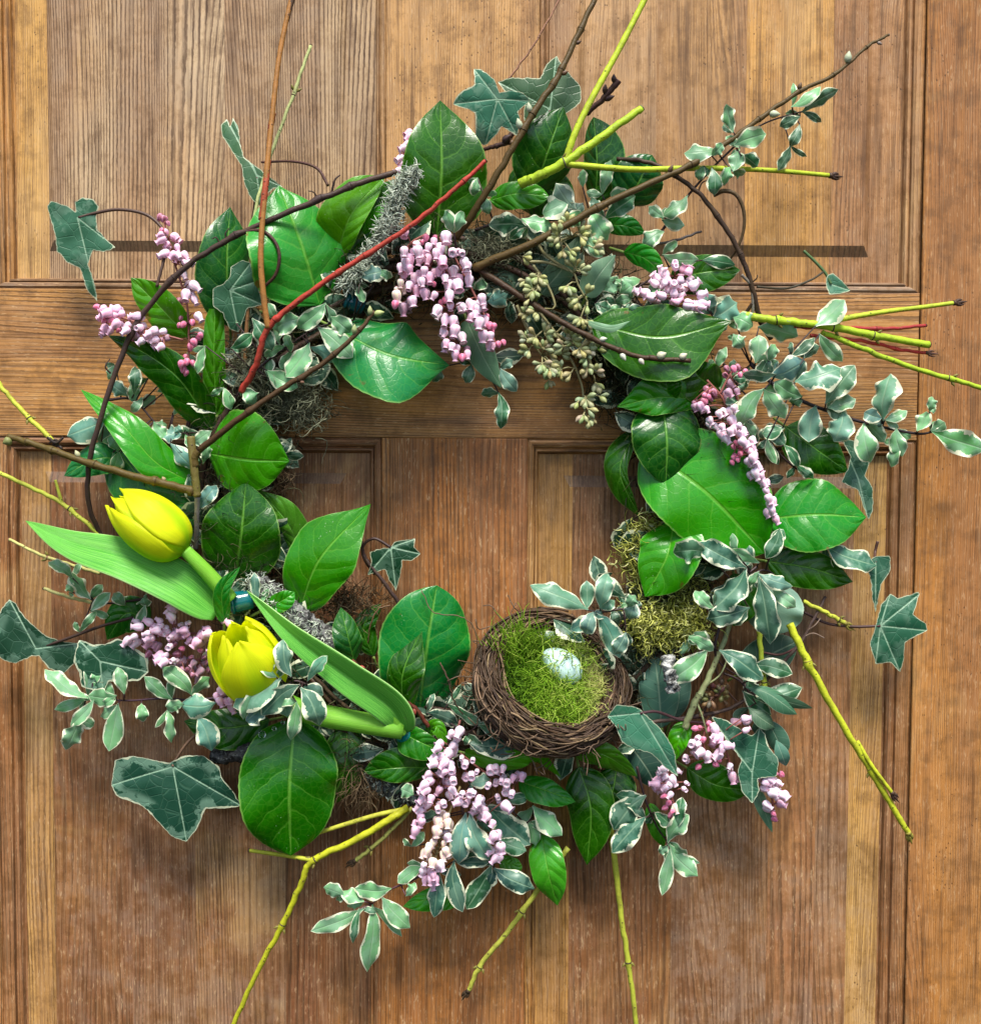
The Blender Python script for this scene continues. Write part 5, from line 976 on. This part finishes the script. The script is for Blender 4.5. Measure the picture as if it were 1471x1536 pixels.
cluster('pale pink upright bell cluster at the upper right', 880, 380, 4.903, '655 95 f,580 140 w,755 120 p,560 200 w,640 220 f,640 280,490 215 w,730 240 w,790 230 w,420 290,540 310,690 340 p,760 360,850 300 w,850 370,600 250,710 300 w,860 400,500 340,640 350 p,800 400,590 180,690 180,370 280 w,460 320',
 [[(1015,465),(1012,440),(1012,415)]], 84, lambda x, y, nx, ny: (x-1012, (y-452)), 1.0, 26)
cluster('pink raceme trailing down the right side over the largest bright leaf', 880, 380, 4.903, '880 1000 k,870 1050 b,920 1080 k,840 1130 p,790 1110 k,930 1020 k,900 1060 b,860 1090 k,800 1140 d,1060 960 d,1090 1150 w,980 1190 w,910 1240 w,1000 1290,1130 1280,1130 1340,1150 1390,1080 1430 b,1170 1440 b,1030 1370 w,1070 1230 w,1030 850 k,1080 850 b,1110 840 k,1050 1030 d,1110 1030 d,1060 1320,1100 1400 b,950 1280 w,890 1160 p,1190 1410 w,1210 1470,1225 1510,1250 1560,1270 1610,1290 1650,1305 1700,1325 1755,1340 1810,1355 1850,1368 1900,1080 1510 b,1130 1480 b,1112 1530 b,1190 1540,1240 1620 w,1130 900 b,1020 900 k,1350 1880 p,1375 1930 p',
 [[(1060,570),(1085,600),(1095,640),(1110,665)],[(1095,560),(1108,610),(1120,670),(1142,720),(1158,772)],[(1105,545),(1090,570),(1080,590)]], 100, lambda x, y, nx, ny: (0.45, 0.8), 0.92, 22)
cluster('crowded pink bells at the left beside the lower tulip', 0, 720, 3.678, '760 810 w,730 870 w,800 850,870 770,950 715 p,940 750,900 820 w,830 800,935 870 f,960 860 p,990 800 f,1030 790 f,930 925 f,1040 890 p,1000 930 b,1110 860 p,1130 820 p,1100 940 b,1150 940 p,870 1000 p,900 970,945 1000 f,870 980 p,820 900 d,850 920 d,1000 1000 d,1060 1020 d,1050 980 k,1100 1060 d,1090 1110 d,1120 980 k,700 890,860 830,1010 830 p,1080 900 p,1020 860 p,960 910 k,900 1010,980 960 k,1030 1050 k,1150 1000 k,1140 850,1260 790 p,820 960 k,1000 1050 k,1060 1080 k,1120 1020 d,1150 1050 k',
 [[(330,960),(290,950),(250,955),(215,950)],[(320,985),(290,990),(265,990)]], 84, lambda x, y, nx, ny: (-0.75, 0.35+0.5*(y-ny)/15), 0.95, 24)
cluster('small knot of deep pink bells under the lower tulip', 0, 720, 3.678, '1220 1170 p,1250 1230 p,1200 1200 p,1260 1160 p,1280 1180 p,1230 1150 p,1275 1225 p,1215 1225 p', [[(350,1050),(340,1042),(335,1035)]], 92, lambda x, y, nx, ny: (0.3, 0.9), 0.9, 10)
cluster('big cluster of white and pink bells at the bottom with open mouths', 460, 1050, 3.502, '755 185 w,800 170 w,765 245 w,680 260,735 290 w,660 340 w,760 370 f,700 380,830 345 f,890 385 f,810 315 f,870 325 f,965 370 f,1030 370,1080 420 p,1130 410 p,1020 435 f,1050 440 f,835 415 f,770 430 f,640 430,730 440 d,690 480 p,620 480,950 455 f,1005 515 f,1075 500 f,1050 560,810 500 f,875 500 f,835 540 f,790 540,600 530,650 530,590 590,720 550 f,690 580 f,600 650 p,570 690 p,890 560,930 590,970 660,980 720,960 800,1020 780,985 840,940 620,900 530 w,880 570 w,720 330,660 310,615 450,750 350 w,770 480 w',
 [[(690,1080),(672,1150),(640,1210),(620,1245)],[(690,1140),(720,1200),(738,1250),(745,1290)],[(690,1130),(730,1160),(775,1175)]], 96, lambda x, y, nx, ny: (-0.35+0.6*(x-nx)/15, 0.75), 1.0, 30, group='pale bell flower clusters')
cluster('greenish cream bell raceme hanging at the bottom', 460, 1050, 3.502, '730 620 c,700 660 c,690 710 c,660 760 c,630 800 c,720 770 c,720 820 c,610 880 w,705 870 w,650 950 p,660 860 c,680 690 c,740 650 c,640 830 c,745 730 w,735 800 c,665 930 p,690 640 c,640 780 c,680 950 p', [[(690,1180),(668,1235),(655,1280),(645,1320)]], 106, down, 0.95, 16, group='pale bell flower clusters', stemc=(0.35, 0.28, 0.12))
cluster('loose pink buds and bells at the lower right under the dark vine', 840, 980, 3.678, '740 415 b,725 500 f,790 480 b,825 420 b,855 480,870 550,770 550 w,810 570 w,690 580 f,895 530,760 630 b,860 615 b,930 635 w,855 425,925 510,1030 360,1035 420,970 380 d,950 685 d,880 470 p,750 510 w,840 460',
 [[(1060,1080),(1055,1110),(1060,1140)],[(1070,1095),(1090,1130),(1095,1150)]], 84, lambda x, y, nx, ny: ((x-nx)/9, 0.5+(y-ny)/12), 0.95, 20)
cluster('pale pink bells with rosy buds below the lower right ivy leaf', 840, 980, 3.678, '560 640 w,570 690 w,530 740 p,570 750,600 790 w,570 790 b,575 855 b,615 880 b,690 755 f,660 655 w,620 700 w,545 660 w,590 730 w,640 860 c,520 720 p', [[(1010,1140),(1005,1180),(1012,1215)]], 82, lambda x, y, nx, ny: ((x-nx)/9, 0.7), 0.95, 18)
cluster('last pink bells at the lower right beside the narrow sage leaf', 840, 980, 3.678, '1195 665 b,1140 715,1215 720 w,1175 775 w,1230 790,1145 840 w,1225 835 p,1180 890 b,1165 700,1200 765 w,1120 700 p', [[(1140,1160),(1155,1185),(1160,1215)]], 76, lambda x, y, nx, ny: (0.9, 0.5), 0.95, 14)

# ------------------------------------------------------------------ seed pods
def seed_mesh(nm, prof):
    V, Fc = lathe([(r*U, z*U) for r, z in prof], 8); return mesh(nm, V, Fc, M_SEED)
SEED = [seed_mesh('seed_pod', [(.5, 0), (1.6, 3), (3.4, 8), (4.2, 11.5), (3.8, 14), (2.0, 15.5), (.5, 17)]), seed_mesh('seed_pod_b', [(.5, 0), (2.2, 2.5), (3.9, 6), (4.1, 9), (3.0, 12), (1.0, 14), (.2, 15)])]
def pods(label, groups, stems, h, c1, c2, name='seeded_sprig', stemc=(0.33, 0.30, 0.14), hr=20, size=1.0):
    t = thing(name, label, 'seed pods', None, at(stems[0][0][0], stems[0][0][1], h)); V, Fc = [], []; C = []
    for s in stems:
        c = cat_rom([Vector((p[0], p[1], h-8)) for p in s], 34); C += c
        tube_geo([at(q.x, q.y, q.z) for q in c], [U*(2.3-1.0*i/33) for i in range(34)], 6, V, Fc)
    for (cx, cy, rr, n, fan) in groups:
        near = min(C, key=lambda c: (c.x-cx)**2+(c.y-cy)**2); hub = Vector((cx, cy)); k = 0
        while k < n:
            m = min(n-k, R.randint(3, 6)); a0 = R.uniform(0, 6.28); q = rr*math.sqrt(R.random())*(0 if fan else 0.85)
            hx, hy = cx+q*math.cos(a0), cy+q*math.sin(a0); hh = h+R.uniform(-6, hr)
            hp = at(hx, hy, hh); base = at(near.x, near.y, near.z)
            tube_geo([base, base.lerp(hp, .55)+Vector((0, -3*U, 2*U)), hp], [1.1*U]*3, 5, V, Fc)
            da = math.atan2(hy-near.y, hx-near.x) if (q > 2 or fan) else R.uniform(0, 6.28)
            if fan: da = fan
            for j in range(m):
                a = da+(j-(m-1)/2)*0.62+R.uniform(-.15, .15)
                v = Vector((math.cos(a), -R.uniform(0.1, 0.8), -math.sin(a))).normalized()
                o = part('seed_pod', SEED[R.randrange(2)], t, jit(tuple(x+(y-x)*R.random() for x, y in zip(c1, c2)), 0.1))
                o.rotation_mode = 'QUATERNION'; o.rotation_quaternion = v.to_track_quat('-Z', 'Y')
                s = size*R.uniform(0.75, 1.1); o.scale = (s, s, s); o.location = hp-t.location+v*(2.5*U)
                tube_geo([hp, hp+v*(3*U)], [0.9*U, 1.1*U], 5, V, Fc)
            k += m
    wpart('stem', V, Fc, M_STEM, t, stemc)
def zp(x, y, s=3.678): return (560+x/s, 300+y/s)
def gp(x, y, r, n, fan=0): return (560+x/3.678, 300+y/3.678, r/3.678, n, fan)
pods('cluster of pale green seed pods above the budded dark twig', [gp(1090,200,90,22), gp(1190,250,45,9), gp(1040,240,70,10), gp(865,430,60,14), gp(860,510,45,7), gp(820,310,10,3,0.3), gp(1070,470,30,6,1.7), gp(1150,540,50,10), gp(1180,620,60,10), gp(1140,370,45,8), gp(900,650,60,10)],
     [[zp(900,200), zp(930,280), zp(1000,340), zp(1100,400), zp(1130,470), zp(1180,560)], [zp(1170,180), zp(1100,200), zp(1000,230)], [zp(880,360), zp(960,470), zp(1000,570), zp(990,600)], [zp(860,340), zp(960,345), zp(1080,390)], [zp(1130,140), zp(1150,220), zp(1160,300)]], 96, (0.36, 0.42, 0.16), (0.50, 0.50, 0.26))
pods('long drooping cluster of green seed pods hanging into the opening', [gp(940,740,60,12), gp(870,810,50,9), gp(990,860,90,26), gp(1120,820,90,20), gp(960,960,60,12), gp(1190,860,70,14), gp(1060,950,50,8), gp(1210,980,55,8), gp(1070,760,50,10), gp(1170,1090,30,6,1.3), gp(1240,1080,12,2,0.3), gp(1130,1110,10,2,2.2), gp(1160,1180,16,3,1.9), gp(1190,1200,14,3,1.2), gp(1180,1150,14,2,0.6)],
     [[zp(915,620), zp(1000,730), zp(1060,830), zp(1110,920), zp(1150,1030), zp(1160,1130), zp(1175,1200)], [zp(790,580), zp(850,720), zp(880,790), zp(930,860)], [zp(1160,670), zp(1060,690), zp(1010,730)], [zp(1010,740), zp(1080,780), zp(1180,850), zp(1210,960)]], 88, (0.32, 0.36, 0.15), (0.48, 0.46, 0.26))
pods('brown seed cluster in shade at the lower right', [(1075,1045,15,24,0), (1060,1062,8,5,0), (1090,1040,8,8,0)], [[(1090,985),(1082,1015),(1075,1045)], [(1072,1000),(1085,1030),(1110,1058)]], 66, (0.12, 0.07, 0.035), (0.24, 0.17, 0.09), stemc=(0.12, 0.06, 0.04), size=0.85)
# ------------------------------------------------------------------ tulips
def tulip_flower(t, base, tipdir, L, Rm, openings, roll, facing=0.0, light=0):
    """petals under a thing; base world point, tipdir unit vector; openings: one per petal (0 closed .. 1 wide)"""
    rot = tipdir.to_track_quat('Z', 'Y').to_matrix() @ Matrix.Rotation(roll, 3, 'Z')
    rp = table([0, .08, .22, .42, .62, .82, 1], [.12, .60, .90, 1.0, .95, .74, .40])
    ap = table([0, .08, .25, .5, .7, .88, .96, 1], [.45, .8, 1, 1.0, .92, .66, .42, .10])
    for k, op in enumerate(openings):
        inner = k % 2; phi0 = k*math.pi/3; V = []; uv = []; ns, nt = 22, 9
        sc = (0.90 if inner else 1.0); ph = R.uniform(0, 6)
        for i in range(ns+1):
            s = i/ns
            for j in range(-nt, nt+1):
                tt = j/nt
                a = phi0+rad(60)*ap(s)*tt*(1.0 if not inner else 0.92)
                r = Rm*sc*(rp(s)+op*max(0, s-0.25)**1.5*1.35)*(1-0.10*abs(tt)**2*(1 if inner else -0.15))
                z = L*(s*(1-0.10*op*s)) + L*0.03*math.sin(4*tt+ph)*s*s*(1-abs(tt)) - L*0.05*tt*tt*s
                r += Rm*0.035*math.sin(6.28*tt*1.3+ph)*s*s
                V.append(base+rot @ Vector((r*math.cos(a), r*math.sin(a), z))); uv.append((s, (tt+1)/2))
        m = 2*nt+1; Fc = [(i*m+j, i*m+j+1, (i+1)*m+j+1, (i+1)*m+j) for i in range(ns) for j in range(2*nt)]
        o = wpart('petal', V, Fc, M_PETAL, t, None, uv)
        md = o.modifiers.new('thickness', 'SOLIDIFY'); md.thickness = 0.5*U; md.offset = -1
def tleaf(t, name, pts, h, wl, wr, prof, mat, **k):
    V, Fc, uv, mid = leaf_geo(pts, h, wl, wr, prof, 40, 9, **k)
    o = wpart(name, V, Fc, mat, t, None, uv)
    md = o.modifiers.new('thickness', 'SOLIDIFY'); md.thickness = 1.6*U; md.offset = -1
def tstem(t, pts, h, r0, r1):
    P = path(pts, h, 24); n = 14; V = []; uv = []
    V, Fc = tube_geo(P, [U*(r0+(r1-r0)*i/23) for i in range(24)], n)
    uv = [((k//n)/24, 0.1+0.8*abs(((k % n)/n)*2-1)) for k in range(len(V))]
    wpart('stem', V, Fc, M_TSTEM, t, None, uv)
t = thing('tulip', 'closed yellow tulip lying to the upper left with a broad green leaf below', 'tulip', 'yellow tulips', at(350, 905, 90))
b = at(279, 828, 112); e = at(190, 758, 108)
tulip_flower(t, b, (e-b).normalized(), 126*U, 42*U, [0.0, 0.05, 0.0, 0.50, 0.03, 0.0], rad(62))
tstem(t, [(278, 826), (300, 848), (322, 872), (345, 900)], [112, 110, 104, 96], 9, 12)
tleaf(t, 'leaf', [(328, 918), (270, 872), (190, 835), (105, 812), (38, 781)], [94, 108, 108, 96, 82], 40, 27, PROF['lance'], M_TLEAF, tilt=-20, fold=0.35, curl=0.15, wave=0.06, wf=1.2)
t = thing('tulip', 'half open yellow tulip facing out with a long curved leaf above its stem', 'tulip', 'yellow tulips', at(604, 1095, 84))
b = at(396, 1042, 92)
v = ((at(366, 940, 92)-b).normalized()*0.86+Vector((0, -0.50, 0))).normalized()
tulip_flower(t, b, v, 126*U, 49*U, [0.10, 0.02, 0.34, 0.0, 0.20, 0.03], rad(75))
tstem(t, [(398, 1030), (440, 1062), (520, 1080), (604, 1094)], [92, 98, 96, 88], 17, 15)
tleaf(t, 'leaf', [(606, 1098), (585, 1062), (520, 1015), (440, 955), (370, 886)], [90, 108, 120, 124, 112], 22, 30, PROF['lance'], M_TLEAF, tilt=22, fold=0.55, curl=0.1, wave=0.03)
tleaf(t, 'leaf_sheath', [(606, 1104), (592, 1080), (588, 1062)], [96, 104, 104], 16, 16, PROF['strap'], M_TSTEM, tilt=0, fold=-0.5, curl=0.3, wave=0.02)
# water tubes
def tube_thing(label, a, b, ha, hb, r, color):
    t = thing('water_tube', label, 'tube', 'teal flower tubes', at(a[0], a[1], ha)); P = path([a, b], [ha, hb], 8)
    V, Fc = tube_geo(P, [r*U*k for k in (.7, .98, 1.04, 1, 1, 1, 1, .92)], 20); wpart('body', V, Fc, M_TUBE, t, color)
    V, Fc = tube_geo([P[0].lerp(P[1], -.6), P[0], P[0].lerp(P[1], .7), P[0].lerp(P[1], 0.75)], [r*U*.75, r*U*1.1, r*U*1.12, r*U*.9], 20); wpart('cap', V, Fc, M_TUBE, t, jit(color, 0.1))
tube_thing('shiny teal tube end at the upper tulip stem', (346, 905), (378, 898), 78, 70, 15, (0.004, 0.14, 0.15))
tube_thing('teal tube end under the cut end of the lower tulip stem', (600, 1092), (622, 1122), 80, 60, 14, (0.005, 0.20, 0.18))
tube_thing('dark teal tube end hidden near the top of the pale broad leaf', (520, 450), (545, 462), 66, 60, 11, (0.003, 0.10, 0.13))

# ------------------------------------------------------------------ nest
NC = at(830, 1018, 92)
t = thing('bird_nest', 'round woven twig bird nest filled with moss at the bottom right of centre', 'nest', loc=NC)
ax = Vector((0.26, -0.76, 0.60)).normalized()
nrot = ax.to_track_quat('Z', 'Y').to_matrix()
RR = 95*U
def nest_pt(th, ph, m):
    """th around the bowl, ph round the rim's section, m distance factor from the section centre"""
    r = RR + 21*U*m*math.cos(ph); z = 28*U*m*math.sin(ph)
    if z < 0: z *= 2.2; r -= (-z)*0.28
    return NC + nrot @ Vector((r*math.cos(th), r*math.sin(th)*0.97, z-12*U))
def nest_strand(th0, dth, ph0, dph, m0, m1, n, wob):
    s1, s2, s3 = R.uniform(0, 50), R.uniform(0, 50), R.uniform(0, 50); P = []
    for i in range(n):
        s = i/(n-1)
        P.append(nest_pt(th0+dth*s, ph0+dph*s+wob*mnoise.noise(Vector((s1, s*2.5, 0))), m0+(m1-m0)*s+0.34*mnoise.noise(Vector((s2, s*3, 0)))))
    return P
NB = [(0.06, 0.034, 0.018), (0.14, 0.085, 0.045), (0.032, 0.019, 0.012), (0.24, 0.16, 0.09), (0.05, 0.03, 0.018)]
for k in range(200):
    P = nest_strand(R.uniform(0, 6.28), R.choice((-1, 1))*R.uniform(0.9, 2.6), R.uniform(-1.5, 2.6), R.uniform(-0.9, 0.9), R.uniform(.92, 1.10), R.uniform(.92, 1.12), 26, 0.7)
    V, Fc = tube_geo(P, [U*R.uniform(1.0, 1.7)]*26, 5)
    wpart('woven_twig', V, Fc, M_TWIG, t, jit(R.choice(NB), 0.25))
V, Fc = [], []
for k in range(900):
    P = nest_strand(R.uniform(0, 6.28), R.choice((-1, 1))*R.uniform(0.5, 2.0), R.uniform(-2.2, 4.0), R.uniform(-1.0, 1.0), R.uniform(.55, 1.02), R.uniform(.6, 1.05), 14, 0.8)
    tube_geo(P, [U*R.uniform(0.8, 1.5)]*14, 4, V, Fc)
wpart('fine_twigs', V, Fc, M_TWIG, t, (0.075, 0.046, 0.030), kind='stuff')
V, Fc = [], []                                               # stray ends sticking out of the rim
for k in range(70):
    a = R.uniform(0, 6.28); p = nest_pt(a, R.uniform(-1, 1.5), 1.0); d = (p-NC).normalized()+rdir(0.2)*0.9
    tan = Vector((0, 0, 1)).cross(ax).normalized()
    P = [p, p+d.normalized()*12*U, p+d.normalized()*22*U+rdir()*7*U, p+d.normalized()*26*U+rdir()*14*U]
    tube_geo(cat_rom(P, 9), [U*0.9]*9, 4, V, Fc)
wpart('stray_twigs', V, Fc, M_TWIG, t, (0.13, 0.085, 0.055), kind='stuff')
V, Fc = lathe([(r*U, z*U) for r, z in [(96, 0), (90, 22), (78, 44), (52, 62), (20, 70), (0.1, 72)]], 40)   # felted inside of the bowl
V = [NC + nrot @ (Vector(p)+Vector((0, 0, 8*U))) for p in V]; wpart('lining', V, Fc, M_BARK, t, (0.05, 0.035, 0.02))
# moss in the nest
mt = thing('nest_moss', 'bright green and straw coloured moss cushion filling the nest', 'moss', loc=NC)
M_NM = fibre('nest_moss', [(0, (0.05, 0.13, 0.010)), (0.30, (0.22, 0.44, 0.02)), (0.55, (0.42, 0.62, 0.06)), (1, (0.74, 0.70, 0.28))], 0.6, 0.3)
def dome(r, a):                                                # cushion surface over the bowl
    x, y = r*math.cos(a), r*math.sin(a)
    return NC + nrot @ Vector((x*82*U, y*76*U, (20*(1-r*r)-8+6*mnoise.noise(Vector((x*3, y*3, 1))))*U))
V, Fc = [], []; nr, na = 14, 48
for i in range(nr+1):
    for k in range(na): V.append(dome(max(.01, i/nr), 6.283*k/na)-ax*4*U)
Fc = [(i*na+k, i*na+(k+1) % na, (i+1)*na+(k+1) % na, (i+1)*na+k) for i in range(nr) for k in range(na)]
wpart('cushion', V, Fc, plain('moss_underlay', 0.9, 0.1, 0, 300, 0.6, 1.0), mt, (0.07, 0.12, 0.015))
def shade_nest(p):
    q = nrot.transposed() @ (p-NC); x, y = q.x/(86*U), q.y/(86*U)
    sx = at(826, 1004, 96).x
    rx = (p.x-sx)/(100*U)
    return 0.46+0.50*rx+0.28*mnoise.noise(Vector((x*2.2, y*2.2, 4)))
V, Fc, UVs = strands('m', 5200, lambda i: dome(math.sqrt(R.random())*0.97, R.uniform(0, 6.283))-ax*2*U, lambda i: ax*R.uniform(0.1, 0.9)+rdir(0)*1.0, (16, 38), (0.8, 1.5), 0.6, None, seg=4, shade=shade_nest)
wpart('strands', V, Fc, M_NM, mt, None, UVs, kind='stuff')
V, Fc, UVs = strands('m', 110, lambda i: at(840+R.gauss(0, 22), 1000+R.gauss(0, 17), R.uniform(100, 116)), lambda i: rdir(0.7), (16, 34), (0.8, 1.3), 0.7, None, seg=4, shade=lambda p: 0.6)
wpart('loose_strands', V, Fc, M_NM, mt, None, UVs, kind='stuff')
hp0 = at(778, 972, 104)                                        # the taller tuft at upper left
V, Fc, UVs = strands('m', 240, lambda i: hp0+Vector((R.gauss(0, 17)*U, R.gauss(0, 5)*U, R.gauss(0, 15)*U)), lambda i: Vector((R.uniform(-.5, .4), -.6, R.uniform(.2, 1.2))), (16, 42), (0.9, 1.5), 0.3, None, seg=4, shade=lambda p: 0.45)
wpart('tuft', V, Fc, M_NM, mt, None, UVs, kind='stuff')
# egg
t = thing('egg', 'pale blue egg half buried in the nest moss', 'egg', loc=at(836, 988, 122))
V, Fc = lathe([(math.sin(a)*(1-0.12*math.cos(a))*23*U, (1-math.cos(a))*33*U-33*U) for a in [0.02+i*(3.10/16) for i in range(17)]], 24)
er = Matrix.Rotation(rad(-52), 3, 'Y')
V = [at(842, 999, 96)+er @ Vector(p) for p in V]; wpart('shell', V, Fc, M_EGG, t, (0.56, 0.78, 0.72))

# ------------------------------------------------------------------ moss, lichen and bark
M_SP = fibre('spanish_moss', [(0, (0.06, 0.06, 0.035)), (0.5, (0.18, 0.19, 0.11)), (1, (0.36, 0.38, 0.24))])
M_LI = fibre('lichen', [(0, (0.14, 0.16, 0.12)), (0.4, (0.48, 0.56, 0.44)), (1, (0.85, 0.90, 0.76))])
M_YM = fibre('yellow_moss', [(0, (0.08, 0.085, 0.010)), (0.4, (0.38, 0.40, 0.06)), (0.75, (0.62, 0.64, 0.16)), (1, (0.75, 0.75, 0.32))])
M_BM = fibre('brown_moss', [(0, (0.05, 0.03, 0.015)), (0.6, (0.16, 0.10, 0.05)), (1, (0.30, 0.22, 0.12))])
def clump(name, label, cat, pts, h, spread, n, ln, r, curl, mat, out=0.4, seg=6, grav=0.0, group=None, dirf=None):
    t = thing(name, label, cat, group, at(pts[0][0], pts[0][1], h))
    c = cat_rom([Vector((p[0], p[1], h)) for p in pts], 40) if len(pts) > 1 else [Vector((pts[0][0], pts[0][1], h))]
    def st(i):
        q = R.choice(c); return at(q.x+R.gauss(0, spread), q.y+R.gauss(0, spread), q.z+R.gauss(0, spread*0.45))
    V, Fc, UVs = strands('m', n, st, dirf or (lambda i: rdir(out)), ln, r, curl, mat, seg=seg, gravity=grav)
    wpart('strands', V, Fc, mat, t, None, UVs, kind='stuff'); return t
clump('moss_clump', 'wiry grey green moss in the ring at the upper left under the orange stem', 'moss', [(370,540),(395,575),(440,600),(470,612)], 60, 17, 1000, (24, 60), (0.7, 1.1), 0.95, M_SP)
clump('moss_clump', 'thin brown moss hanging inside the opening at the left', 'moss', [(405,700),(425,720)], 46, 10, 260, (20, 45), (0.6, 1.0), 0.7, M_BM)
clump('moss_clump', 'bushy yellow green moss on the right side of the ring', 'moss', [(962,925),(985,945),(1015,930),(1040,950)], 70, 14, 2400, (12, 30), (1.0, 2.2), 0.9, M_YM, 0.8, 5)
clump('moss_clump', 'greenish moss at the right rim of the opening above the bushy patch', 'moss', [(975,790),(958,820),(960,850),(990,890),(1040,880)], 52, 13, 1100, (14, 36), (0.7, 1.5), 0.8, M_YM)
clump('moss_clump', 'brown straggly moss hanging at the bottom left of the ring', 'moss', [(535,1190),(545,1160),(530,1140)], 44, 13, 500, (22, 50), (0.6, 1.1), 0.45, M_BM, grav=0.25)
clump('moss_clump', 'dark wispy moss inside the top right of the opening', 'moss', [(900,540),(940,560),(925,600)], 44, 20, 420, (30, 70), (0.5, 0.9), 0.5, fibre('green_black_moss', [(0, (0.01, 0.012, 0.006)), (1, (0.05, 0.06, 0.025))]))
clump('moss_clump', 'wisps of fine moss behind the brown twig at the top centre', 'moss', [(700,372),(735,372),(760,385)], 70, 9, 260, (20, 44), (0.5, 0.9), 0.9, M_SP)
clump('moss_clump', 'brown moss wisps behind the small leaf on the red stem', 'moss', [(500,900),(520,905),(560,900)], 40, 13, 380, (20, 50), (0.5, 1.0), 0.8, M_BM)
def barkstick(name, label, cat, pts, h, r0, r1, color, lich=0, lmat=None, spread=9, ln=(8, 20), jag=0.22):
    H = hs_of(h, len(pts)); t = thing(name, label, cat, None, at(pts[0][0], pts[0][1], H[0])); P = path(pts, H, 40); V, Fc = [], []; n = 16
    tube_geo(P, [U*(r0+(r1-r0)*i/39) for i in range(40)], n, V, Fc)
    for i in range(len(V)):
        a = P[min(39, i//n)]; d = V[i]-a; V[i] = a+d*(1+jag*2*mnoise.noise(V[i]*260)+jag*mnoise.noise(V[i]*700))
    wpart('stick', V, Fc, M_BARK, t, color)
    if lich:
        def st(i):
            k = R.randrange(40); d = rdir(0.9); return P[k]+d*(U*(r0+(r1-r0)*k/39)*0.95)
        V, Fc, UVs = strands('m', lich, st, lambda i: rdir(0.9), ln, (0.8, 1.9), 0.8, None, seg=4)
        wpart('lichen', V, Fc, lmat or M_LI, t, None, UVs, kind='stuff')
    return t
barkstick('lichen_twig', 'short twig crusted with pale grey lichen at the top left of the pink flowers', 'lichen twig', [(622,262),(600,285),(588,320),(575,355),(545,400),(520,425)], [96,98,96,92,84,76], 9, 12, (0.30, 0.30, 0.27), 1500, ln=(10, 26))
barkstick('lichen_twig', 'pale lichen crusted stick between the two tulip stems', 'lichen stick', [(378,872),(410,895),(450,930),(505,975)], [66,70,70,66], 16, 17, (0.42, 0.42, 0.40), 900, ln=(6, 14))
barkstick('bark_piece', 'dark rough bark stick behind the big oval leaf at lower left', 'bark', [(318,1135),(360,1130),(410,1122),(450,1115)], [48,52,52,48], 11, 16, (0.10, 0.10, 0.10), 0)
barkstick('bark_piece', 'broken white bark stub right of the nest', 'bark', [(1000,985),(1004,1005),(1010,1038)], [96,104,104], 10, 9, (0.75, 0.75, 0.70), 0, jag=0.3)
barkstick('bark_piece', 'dark bark stick under the bottom bells beside the yellow twig', 'bark', [(545,1150),(575,1180),(625,1200)], [40,44,40], 13, 11, (0.16, 0.20, 0.20), 120, ln=(6, 14))
# water drops on the big oval leaf
for (dx, dy, r, lb) in [(393,1102,5.5,'largest water drop near the stalk of the big oval leaf'), (411,1093,3.4,'small water drop just right of the largest one'), (424,1084,3.0,'small water drop close to the stalk of the big oval leaf')]:
    t = thing('water_drop', lb, 'water drop', 'water drops', at(dx, dy, 112)); V, Fc = lathe([(r*U*math.sin(a), -r*0.6*U*math.cos(a)) for a in (0.02, .4, .8, 1.2, 1.57, 2.2, 3.1)], 16)
    V = [at(dx, dy, 102)+Vector((p[0], p[2], p[1])) for p in V]; me = wpart('drop', V, Fc, M_DROP, t, (0.9, 0.95, 0.92))
